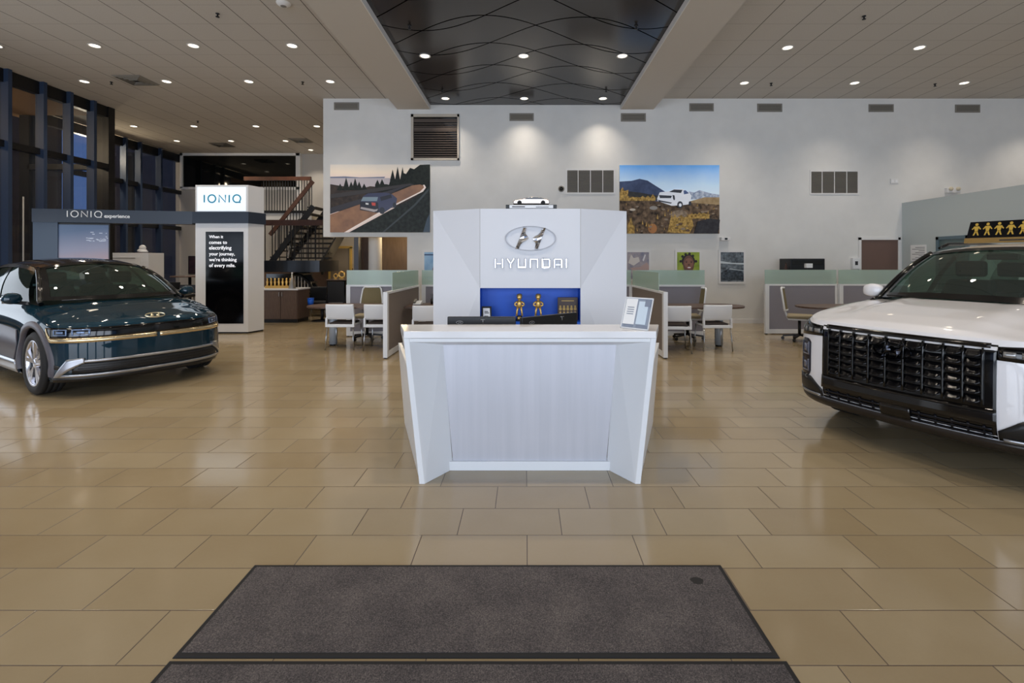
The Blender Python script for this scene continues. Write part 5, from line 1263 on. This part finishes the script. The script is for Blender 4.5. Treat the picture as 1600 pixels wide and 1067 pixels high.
def mirror(root, x, y, z, sg, paint, cap, w=.24):
    mb = MB(); P = []
    for i in range(9):
        f = i/8; a = math.pi*f; rr = math.sin(a)**.4 if 0 < f < 1 else .02
        sq = lambda q: math.copysign(abs(q)**.6, q)
        P.append([(x+.07*rr*sq(math.cos(b))+.02*f, sg*(y+w*f), z+(.08 if math.sin(b) > 0 else .06)*rr*sq(math.sin(b))) for b in [2*math.pi*k/14 for k in range(14)]])
    mb.grid(P, 0, True, True); d = mb.build('side_mirror', paint, root)
    mb = MB(); mb.bar((x, sg*(y-.06), z-.06), (x, sg*(y+.08), z-.04), .07, .04); mb.build('mirror_arm', cap, d)
    mb = MB(); mb.grid([[(x-.062, sg*(y+w*f), z+.055*g) for g in (-1, 1)] for f in (.2, .85)], 0, False); mb.build('mirror_glass', M['chrome'], d)
# ---------------------------------------------------------------- teal hatchback, left
def paint_mat(name, c, flake=.0, metal=.0, rough=.28, coat=1.):
    return mat(name, c, rough, metal, coat, .02, spec=.0 if metal else .5)
teal = paint_mat('teal_paint', hx(16,44,58), 0, .2, .3)
grey_clad = mat('grey_cladding', hx(74,72,80), .45); silver = mat('silver_trim', hx(172,174,180), .28, .85)
car_glass = glassy('car_glass', hx(132,160,148), .04, .01)
car_glass_w = glassy('car_glass_clear', hx(158,184,174), .04, .01)
inter = mat('interior', hx(34,34,34), .8); inter_l = mat('interior_light', hx(120,122,116), .8)
car1 = thing('car', 'dark teal electric hatchback with slim black light bar and silver bumper trim, on the left', 'car', (-5.25, 6.52, 0), math.atan2(-.515, .857))
zf = [.19, .28, .42, .58, .69, .80, .855]
def st(x, y, zs, dx=None, dy=None):
    dx = dx or [0]*7; dy = dy or [0]*7; return [(x+a, max(y+b, 0.), z) for a, b, z in zip(dx, dy, zs)]
nose = [-.045, .0, .005, .005, 0, -.02, -.085]
S1 = [st(.845, 0, zf, nose), st(.825, .35, zf, nose), st(.745, .62, zf, nose, [-.01,0,0,0,0,-.01,-.03]), st(.60, .80, zf, [-.04,0,0,0,-.01,-.04,-.12], [-.02,0,0,0,0,-.01,-.04]),
      st(.42, .895, [.19,.28,.42,.58,.69,.81,.87], [0,0,0,0,0,-.02,-.08], [-.03,0,0,0,-.005,-.02,-.075]), st(.16, .935, [.20,.30,.44,.60,.73,.85,.915], None, [-.03,0,0,0,-.005,-.025,-.085]),
      st(-.18, .945, [.20,.30,.45,.62,.78,.91,.975], None, [-.03,0,0,-.002,-.005,-.03,-.10]), st(-.60, .945, [.20,.30,.45,.63,.80,.94,1.01], None, [-.03,0,-.01,-.03,-.012,-.03,-.095]),
      st(-1.2, .945, [.20,.30,.45,.63,.80,.95,1.03], None, [-.03,0,-.02,-.05,-.02,-.025,-.08]), st(-1.9, .945, [.20,.30,.45,.63,.82,.97,1.045], None, [-.03,0,-.02,-.03,-.02,-.025,-.07]),
      st(-2.6, .945, [.21,.31,.46,.64,.84,.99,1.06], None, [-.03,0,0,0,-.01,-.03,-.08]), st(-3.2, .925, [.24,.34,.48,.66,.86,1.0,1.07], None, [-.03,0,0,0,-.01,-.03,-.08]),
      st(-3.62, .80, [.26,.36,.50,.68,.88,1.02,1.09], None, [-.03,0,0,0,-.01,-.03,-.08]), st(-3.74, .45, [.26,.36,.50,.68,.88,1.02,1.09]), st(-3.78, 0, [.26,.36,.50,.68,.88,1.02,1.09])]
sk1 = Skin(S1); zc1 = [(-4, 1.08), (-.9, 1.03), (-.12, 1.045), (.2, 1.005), (.5, .94), (.70, .885), (.78, .855)]
def hood1(x, y, T):
    t = abs(y)/max(T.y, 1e-4); zc = interp(zc1, x); z = T.z+(zc-T.z)*(1-t**2.4)
    if x > -.3: z += .010*math.exp(-((t-.72)/.07)**2)*min(1, max(0, (.74-x)/.25))
    return Vector((x, y, z))
cowl1 = lambda y: -.10-.30*(abs(y)/.75)**2.2
wh1 = [(0, .365, .425), (-3.0, .365, .425)]
body_mesh(sk1, wh1, hood1, cowl1, teal, M['black']).build('body', [teal, M['black']], car1, recalc=False)
E1 = [(-1.13, .585, 1.455), (-1.5, .61, 1.505), (-2.0, .61, 1.52), (-2.6, .595, 1.485), (-3.1, .56, 1.41), (-3.42, .53, 1.33)]
belt1 = [(-.50, .83, 1.03), (-.9, .855, 1.035), (-1.7, .87, 1.05), (-2.5, .865, 1.07), (-3.1, .84, 1.10), (-3.45, .72, 1.12)]
greenhouse(car1, E1, .085, .10, (-.40, .755, 1.06), -.10, 1.055, belt1, car_glass, mat('dark_roof_paint', hx(40,42,46), .25, .3, 1.), mat('roof_dark', hx(42,36,34), .2, .0, 1.), (M['gloss_black'], silver), (.36, .60), sk1)
for y in (.38, -.38): seat(car1, -1.15, y, 1.02, .18, inter); seat(car1, -2.1, y, 1.02, .16, inter, 'rear_seat')
mb = MB(); mb.tube([(-.62+.03*math.sin(a), .38+.17*math.cos(a), 1.09+.10*math.sin(a)) for a in [k*math.pi/10 for k in range(20)]], .014, 8, 0, True); mb.bar((-.60, .23, 1.09), (-.60, .53, 1.09), .02, .03); mb.build('steering_wheel', M['black'], car1)
mb = MB(); mb.box(-.99, -.96, -.10, .10, 1.40, 1.45); mb.build('rear_view_mirror', M['black'], car1, bevel=.01)
for wx in (0, -3.0):
    for sg in (1, -1): wheel(car1, wx, sg*.815, .365, .235, .265, sg, 0)
mb = MB()
for wx, wz, R in wh1:
    for sg in (1, -1): well(mb, wx, wz, R+.005, sg)
mb.build('wheel_well', M['black'], car1)
for wx, wz, R in wh1:
    for sg in (1, -1): arch_trim(sk1, MB(), wx, wz, R, .065, sg).build('arch_cladding', grey_clad, car1)
for sg in (1, -1):
    mb = MB(); sk1.patch(mb, sg*6.75, sg*9.1, .21, .36, .014, 20, 3); mb.build('sill_cladding', silver, car1)
    mb = MB(); sk1.patch(mb, sg*6.9, sg*9.0, .36, lambda u: .40+.02*abs(u-9), .006, 20, 2); mb.build('lower_door_trim', grey_clad, car1)
# front end
mb = MB(); sk1.patch(mb, -4.3, 4.3, .685, .80, .004, 60, 5); mb.build('light_bar', M['gloss_black'], car1)
top = lambda u: .685+.115*max(0, (abs(u)-3.9)/.4)**1.5
mb = MB(); sk1.patch(mb, -4.3, -.07, lambda u: top(u)-.050, top, .010, 40, 2); sk1.patch(mb, .03, 4.3, lambda u: top(u)-.050, top, .010, 40, 2); mb.build('chrome_strip', mat('champagne_chrome', hx(214,196,160), .22, .9), car1)
lampm = mat('lamp_clear', hx(126,150,190), .15, .5)
for sg in (1, -1):
    mb = MB()
    for a, b in ((2.05, 2.75), (2.95, 3.75)):
        sk1.patch(mb, sg*a, sg*b, .772, .782, .008, 8, 1, deep=.004); sk1.patch(mb, sg*a, sg*b, .715, .724, .008, 8, 1, deep=.004); sk1.patch(mb, sg*a, sg*(a+.07), .715, .782, .008, 2, 2, deep=.004); sk1.patch(mb, sg*(b-.07), sg*b, .715, .782, .008, 2, 2, deep=.004)
        sk1.patch(mb, sg*(a+.2), sg*(b-.2), .735, .76, .006, 6, 2, deep=.003)
    mb.build('headlamp', lampm, car1)
mb = MB(); sk1.patch(mb, -2.75, 2.75, .285, lambda u: .415, .003, 50, 3); mb.build('lower_grille', M['black'], car1)
mb = MB(); sk1.patch(mb, -2.6, 2.6, .408, .438, .012, 50, 2); mb.build('grille_upper_trim', silver, car1)
mb = MB(); sk1.patch(mb, -3.55, 3.55, .247, .28, .012, 60, 2); mb.build('grille_lower_trim', silver, car1)
mb = MB()
for k in range(3): sk1.patch(mb, -2.5, 2.5, .305+.032*k, .313+.032*k, .008, 40, 1)
mb.build('grille_slats', M['dark'], car1)
for sg in (1, -1):
    mb = MB(); lo = lambda u: .40-.15*min(1, max(0, (abs(u)-2.3)/1.1)); hi = lambda u: .46-.02*max(0, (abs(u)-2.4))-.185*max(0, min(1, (abs(u)-2.95)/.72))
    sk1.patch(mb, sg*2.25, sg*3.66, lo, hi, .016, 22, 4); mb.build('bumper_corner_trim', silver, car1)
    mb = MB(); sk1.patch(mb, sg*3.3, sg*3.95, lambda u: .335+.02*(abs(u)-3.3), lambda u: .37+.05*(abs(u)-3.3), .004, 10, 2); mb.build('air_curtain', M['black'], car1)
    mirror(car1, -.60, .865, 1.09, sg, teal, M['black'], .20)
mb = MB(); sk1.patch(mb, -3.9, 3.9, .186, .247, .008, 60, 2); mb.build('lower_lip', M['black'], car1)
mb = MB(); c = hood1(.69, 0, sk1.P(2.4, 6)); nrm = Vector((.45, 0, .89)); emblem(mb, (.742, 0, .880), (0, 1, 0), Vector((-.89, 0, .45)), nrm, .215, .105, .016, .06); mb.build('emblem', mat('warm_chrome', hx(240,226,190), .25, .7), car1)
mb = MB(); mb.tube([(-.16, -.10, 1.065), (-.18, -.62, 1.07)], .010, 6); mb.tube([(-.15, .55, 1.065), (-.20, .02, 1.07)], .010, 6); mb.build('wiper', M['black'], car1)
# ---------------------------------------------------------------- white SUV, right
white_p = paint_mat('white_paint', hx(232,232,236), 0, 0, .35)
th = math.radians(27)
car2 = thing('car', 'large white SUV with wide gloss black grille and black roof sign, cut by right edge', 'car', (3.75, 4.31, 0), math.atan2(-math.sin(th), -math.cos(th)))
zf = [.25, .36, .50, .66, .82, .95, 1.02]
nose = [-.10, -.02, .0, .0, -.005, -.015, -.05]
S2_ = [st(.95, 0, zf, nose), st(.935, .38, zf, nose), st(.885, .68, zf, nose), st(.785, .86, zf, [-.10,-.02,0,0,-.01,-.03,-.09], [-.02,0,0,0,0,-.01,-.035]),
      st(.60, .955, [.26,.36,.50,.66,.82,.96,1.035], [-.05,0,0,0,-.005,-.02,-.06], [-.03,0,0,0,0,-.012,-.05]), st(.34, .98, [.27,.37,.52,.68,.85,1.0,1.07], None, [-.03,0,0,0,0,-.015,-.06]),
      st(-.1, .985, [.27,.37,.52,.70,.88,1.05,1.12], None, [-.03,0,0,0,0,-.02,-.07]), st(-.6, .985, [.27,.37,.52,.70,.90,1.08,1.15], None, [-.03,0,-.01,-.02,0,-.02,-.07]),
      st(-1.2, .985, [.27,.37,.52,.70,.90,1.09,1.16], None, [-.03,0,-.02,-.03,-.01,-.02,-.07]), st(-1.9, .985, [.27,.37,.52,.70,.90,1.10,1.17], None, [-.03,0,-.02,-.02,-.01,-.02,-.07]),
      st(-2.6, .985, [.27,.37,.52,.70,.90,1.10,1.18], None, [-.03,0,0,0,0,-.02,-.07]), st(-3.4, .97, [.29,.39,.54,.72,.92,1.10,1.18], None, [-.03,0,0,0,0,-.02,-.07]),
      st(-3.88, .86, [.32,.42,.56,.74,.94,1.10,1.18], None, [-.03,0,0,0,0,-.02,-.06]), st(-4.0, .5, [.32,.42,.56,.74,.94,1.10,1.18]), st(-4.04, 0, [.32,.42,.56,.74,.94,1.10,1.18])]
sk2 = Skin(S2_); zc2 = [(-5, 1.2), (-.6, 1.19), (-.10, 1.205), (.3, 1.165), (.6, 1.115), (.82, 1.06), (.90, 1.02)]
def hood2(x, y, T):
    t = abs(y)/max(T.y, 1e-4); zc = interp(zc2, x); z = T.z+(zc-T.z)*(1-t**3.)
    if x > -.4: k = min(1, max(0, (.86-x)/.4)); z += k*(-.022*math.exp(-((abs(y)-.60)/.10)**2)+.014*math.exp(-((abs(y)-.42)/.05)**2))
    return Vector((x, y, z))
cowl2 = lambda y: -.12-.30*(abs(y)/.80)**2.2
wh2 = [(0, .385, .45), (-2.9, .385, .45)]
body_mesh(sk2, wh2, hood2, cowl2, white_p, M['black']).build('body', [white_p, M['black']], car2, recalc=False)
E2 = [(-1.12, .65, 1.64), (-1.5, .68, 1.685), (-2.2, .69, 1.70), (-3.0, .68, 1.68), (-3.5, .66, 1.64), (-3.72, .64, 1.60)]
belt2 = [(-.50, .88, 1.16), (-.9, .90, 1.165), (-1.7, .91, 1.175), (-2.6, .91, 1.19), (-3.3, .89, 1.20), (-3.75, .80, 1.21)]
greenhouse(car2, E2, .05, .10, (-.42, .81, 1.17), -.12, 1.21, belt2, car_glass_w, white_p, white_p, (M['gloss_black'], silver), (.36, .62), sk2)
for y in (.40, -.40): seat(car2, -1.2, y, 1.16, .20, inter); seat(car2, -2.2, y, 1.16, .18, inter, 'rear_seat')
mb = MB(); mb.tube([(-.66+.03*math.sin(a), .40+.18*math.cos(a), 1.22+.11*math.sin(a)) for a in [k*math.pi/10 for k in range(20)]], .014, 8, 0, True); mb.bar((-.64, .24, 1.22), (-.64, .56, 1.22), .02, .03); mb.build('steering_wheel', M['black'], car2)
mb = MB(); mb.box(-.97, -.93, -.12, .12, 1.57, 1.63); mb.build('rear_view_mirror', M['black'], car2, bevel=.01)
for wx in (0, -2.9):
    for sg in (1, -1): wheel(car2, wx, sg*.85, .385, .245, .27, sg, 1)
mb = MB()
for wx, wz, R in wh2:
    for sg in (1, -1): well(mb, wx, wz, R+.005, sg)
mb.build('wheel_well', M['black'], car2)
for wx, wz, R in wh2:
    for sg in (1, -1): arch_trim(sk2, MB(), wx, wz, R, .07, sg, a0=-.1, a1=math.pi+.1).build('arch_cladding', M['gloss_black'], car2)
for sg in (1, -1):
    mb = MB(); sk2.patch(mb, sg*6.75, sg*9.2, .28, .44, .014, 20, 3); mb.build('sill_cladding', M['gloss_black'], car2)
    mb = MB(); sk2.patch(mb, sg*6.8, sg*9.2, .44, .47, .016, 20, 1); mb.build('door_trim_strip', silver, car2)
    mb = MB(); pts = [(-1.3, sg*.66, 1.70), (-1.5, sg*.665, 1.745), (-2.2, sg*.675, 1.765), (-3.0, sg*.665, 1.745), (-3.35, sg*.655, 1.69)]; mb.tube(pts, [.012, .02, .02, .02, .012], 8); mb.build('roof_rack_rail', M['gloss_black'], car2)
    mirror(car2, -.50, .81, 1.235, sg, white_p, M['black'], .20)
gb_ = M['gloss_black']; brown_gl = mat('dark_gloss_bumper', hx(20,17,15), .1)
uG = abs(sk2.uy(.60))
mb = MB(); sk2.patch(mb, -uG, uG, .34, .985, .002, 50, 12); mb.build('grille_surround', gb_, car2)
zt_ = lambda u: .985-.012*(abs(u)/uG)**2; zb_ = lambda u: .555
# bright edge round the grille mesh, then scale-shaped cells
mb = MB(); cols, rows_ = 9, 6; um = uG*.86
for c in range(cols):
    ua, ub = -um+2*um*c/cols, -um+2*um*(c+1)/cols; g = .06*(ub-ua)
    for r in range(rows_):
        za, zb2 = .565+.385*r/rows_, .565+.385*(r+1)/rows_
        # every cell is a little tilted scale, its lower lip standing out
        sk2.patch(mb, ua+g, ub-g, lambda u, za=za, ua=ua, ub=ub: za+.022*(2*(u-(ua+ub)/2)/(ub-ua))**2+.004, zb2-.004, .004, 6, 4, deep=.01, f=lambda a, b: .036*(1-b)**1.2*(1-(2*a-1)**4*.5))
mb.build('grille', mat('grille_gloss', hx(16,16,19), .16, .4), car2)
mb = MB()
for c in range(cols+1):
    u = -um+2*um*c/cols; sk2.patch(mb, u-.018, u+.018, .56, .955, .020, 1, 8)
mb.build('grille_bars', gb_, car2)
mb = MB(); sk2.patch(mb, -um*1.08, um*1.08, .96, .992, .006, 40, 2); mb.build('grille_top_bar', brown_gl, car2)
mb = MB(); sk2.patch(mb, -uG, uG, .435, .545, .018, 50, 3, f=lambda a, b: -.012*b); mb.build('bumper_panel', brown_gl, car2)
for a, b in ((-uG*.95, -.28), (.28, uG*.95)):
    mb = MB()
    for k in range(3): sk2.patch(mb, a, b, .345+.028*k, .358+.028*k, .012, 20, 1)
    for k in range(5): u = a+(b-a)*(k+.5)/5; sk2.patch(mb, u-.02, u+.02, .342, .43, .010, 1, 3)
    mb.build('lower_intake', mat('intake_gloss', hx(24,26,34), .15, .5), car2)
mb = MB(); sk2.patch(mb, -.27, .27, .34, .44, .016, 12, 2); mb.build('sensor_cover', brown_gl, car2)
mb = MB(); sk2.patch(mb, -4.2, 4.2, .252, .335, .012, 60, 3, f=lambda a, b: .02*(1-abs(2*b-1))); mb.build('lower_lip', mat('lip_brown', hx(40,34,30), .3, .2), car2)
lens = glassy('lamp_lens_glass', hx(150,150,160), .25, .02)
for sg in (1, -1):
    mb = MB(); sk2.patch(mb, sg*uG, sg*4.45, lambda u: .885-.012*(abs(u)-uG), lambda u: .975+.03*(abs(u)-uG)/2, .004, 24, 3); mb.build('signal_strip', gb_, car2)
    mb = MB()
    for k in range(5): a = uG+.1+.36*k; sk2.patch(mb, sg*a, sg*(a+.24), .91, .945, .010, 4, 2, deep=.005)
    mb.build('signal_lamp', mat('signal_lens', hx(150,150,150), .2, .6), car2)
    mb = MB(); sk2.patch(mb, sg*2.22, sg*2.95, lambda u: .495+.05*min(1, abs(abs(u)-2.585)/.365)**4, lambda u: .84-.03*min(1, abs(abs(u)-2.585)/.365)**4, .006, 12, 8); hl = mb.build('headlamp', mat('lamp_dark', hx(40,36,44), .08, .3), car2)
    mb = MB()
    for z0, z1 in ((.54, .65), (.69, .81)):
        sk2.patch(mb, sg*2.30, sg*2.36, z0, z1, .012, 2, 4, deep=.006); sk2.patch(mb, sg*2.80, sg*2.86, z0, z1, .012, 2, 4, deep=.006); sk2.patch(mb, sg*2.36, sg*2.80, z0, z0+.012, .012, 4, 1, deep=.006); sk2.patch(mb, sg*2.45, sg*2.7, z0+.03, z1-.02, .010, 4, 3, deep=.005)
    mb.build('lamp_reflector', mat('lamp_silver', hx(150,154,170), .2, .8), hl)
    mb = MB(); sk2.patch(mb, sg*(uG+.02), sg*4.3, .34, lambda u: .40+.10*min(1, max(0, (abs(u)-uG)/.5)) if abs(u) < 3.6 else .50-.10*(abs(u)-3.6)/.7, .008, 20, 3); mb.build('bumper_corner', M['black'], car2)
    mb = MB(); sk2.patch(mb, sg*(uG+.1), sg*4.2, .335, .362, .014, 20, 1); mb.build('skid_trim', silver, car2)
    mb = MB(); c = sk2.Z(sg*(uG+.75), .49, .006); mb.lathe([(.014, 0), (.018, .003), (.014, .004)], (0, 0, 0), 16, 'x'); mb.move(lambda p: p+c); mb.build('parking_sensor', M['vent'], car2)
mb = MB(); c = sk2.Z(0, .86, .03); n_ = sk2.N(1e-4, sk2.vz(1e-4, .86)); emblem(mb, c, (0, 1, 0), (0, 0, 1), (1, 0, 0), .27, .135, .022, .05); mb.build('emblem', mat('dark_chrome', hx(70,72,80), .15, 1.), car2)
mb = MB(); mb.tube([(-.20, -.08, 1.225), (-.26, -.66, 1.21)], .010, 6); mb.tube([(-.18, .62, 1.21), (-.23, .06, 1.225)], .010, 6); mb.build('wiper', M['black'], car2)
# ---- roof sign standing on the white SUV
fw = Vector((-math.cos(th), -math.sin(th), 0)); lf = Vector((math.sin(th), -math.cos(th), 0)); O2 = Vector((3.75, 4.31, 0))
o = O2+fw*-1.55; o.z = 1.752
sign = thing('roof_sign', 'black and gold award sign standing across the roof of the white SUV', 'sign', o, math.atan2(lf.y, lf.x))
# local frame: x along the board (to the car's left), -y towards the nose
mb = MB(); mb.hexa([(-.52,-.05,0),(.60,-.05,0),(.60,.06,0),(-.52,.06,0),(-.52,-.04,.055),(.60,-.04,.055),(.60,.05,.055),(-.52,.05,.055)]); mb.build('base', mat('gold_base', hx(168,138,84), .35, .5), sign, bevel=.004)
mb = MB(); mb.hexa([(-.51,-.02,.05),(.59,-.02,.05),(.59,.0,.05),(-.51,.0,.05),(-.49,.03,.235),(.59,.03,.235),(.59,.05,.235),(-.49,.05,.235)]); mb.build('board', mat('board_black', hx(14,14,18), .2), sign)
gpm = mat('gold_figures', hx(200,164,70), .4); L_ = lambda x, z, d=.0: (x, -.021+.27*(z-.05)-d, z)
mb = MB()
for k in range(5):
    x = -.43+.095*k
    def quad(pts): mb.add([L_(a, b) for a, b in pts]+[L_(a, b, .003) for a, b in pts], [tuple(range(len(pts), 2*len(pts)))]+[(i, (i+1) % len(pts), len(pts)+(i+1) % len(pts), len(pts)+i) for i in range(len(pts))])
    quad([(x+.014*math.cos(a*.785), .205+.016*math.sin(a*.785)) for a in range(8)])
    quad([(x-.022,.185),(x-.012,.13),(x+.012,.13),(x+.022,.185)]); quad([(x-.012,.13),(x-.026,.085),(x-.014,.085),(x,.122)]); quad([(x+.012,.13),(x+.026,.085),(x+.014,.085),(x,.122)])
    quad([(x-.022,.182),(x-.04,.155),(x-.034,.148),(x-.016,.168)]); quad([(x+.022,.182),(x+.04,.155),(x+.034,.148),(x+.016,.168)])
mb.build('figures', gpm, sign)
mb = MB(); vs, fs = text_geo('5X', height=.075, depth=.004, bold=.03); mb.add([L_(.07+v.x*1.25+v.y*.15, .115+v.y, v.z) for v in vs], fs); mb.build('lettering', mat('gold_text', hx(214,190,130), .4), sign); mb = MB()
q = [(.09, .088), (.40, .088), (.40, .098), (.09, .098)]; mb.add([L_(a, b) for a, b in q]+[L_(a, b, .003) for a, b in q], [(4, 5, 6, 7), (0, 1, 5, 4), (1, 2, 6, 5), (2, 3, 7, 6), (3, 0, 4, 7)])
mb.build('printed_line', mat('gold_text', hx(214,190,130), .4), sign)
mb = MB(); mb.box(-.22, .50, -.051, -.046, .020, .032); mb.build('base_line', M['ink'], sign)
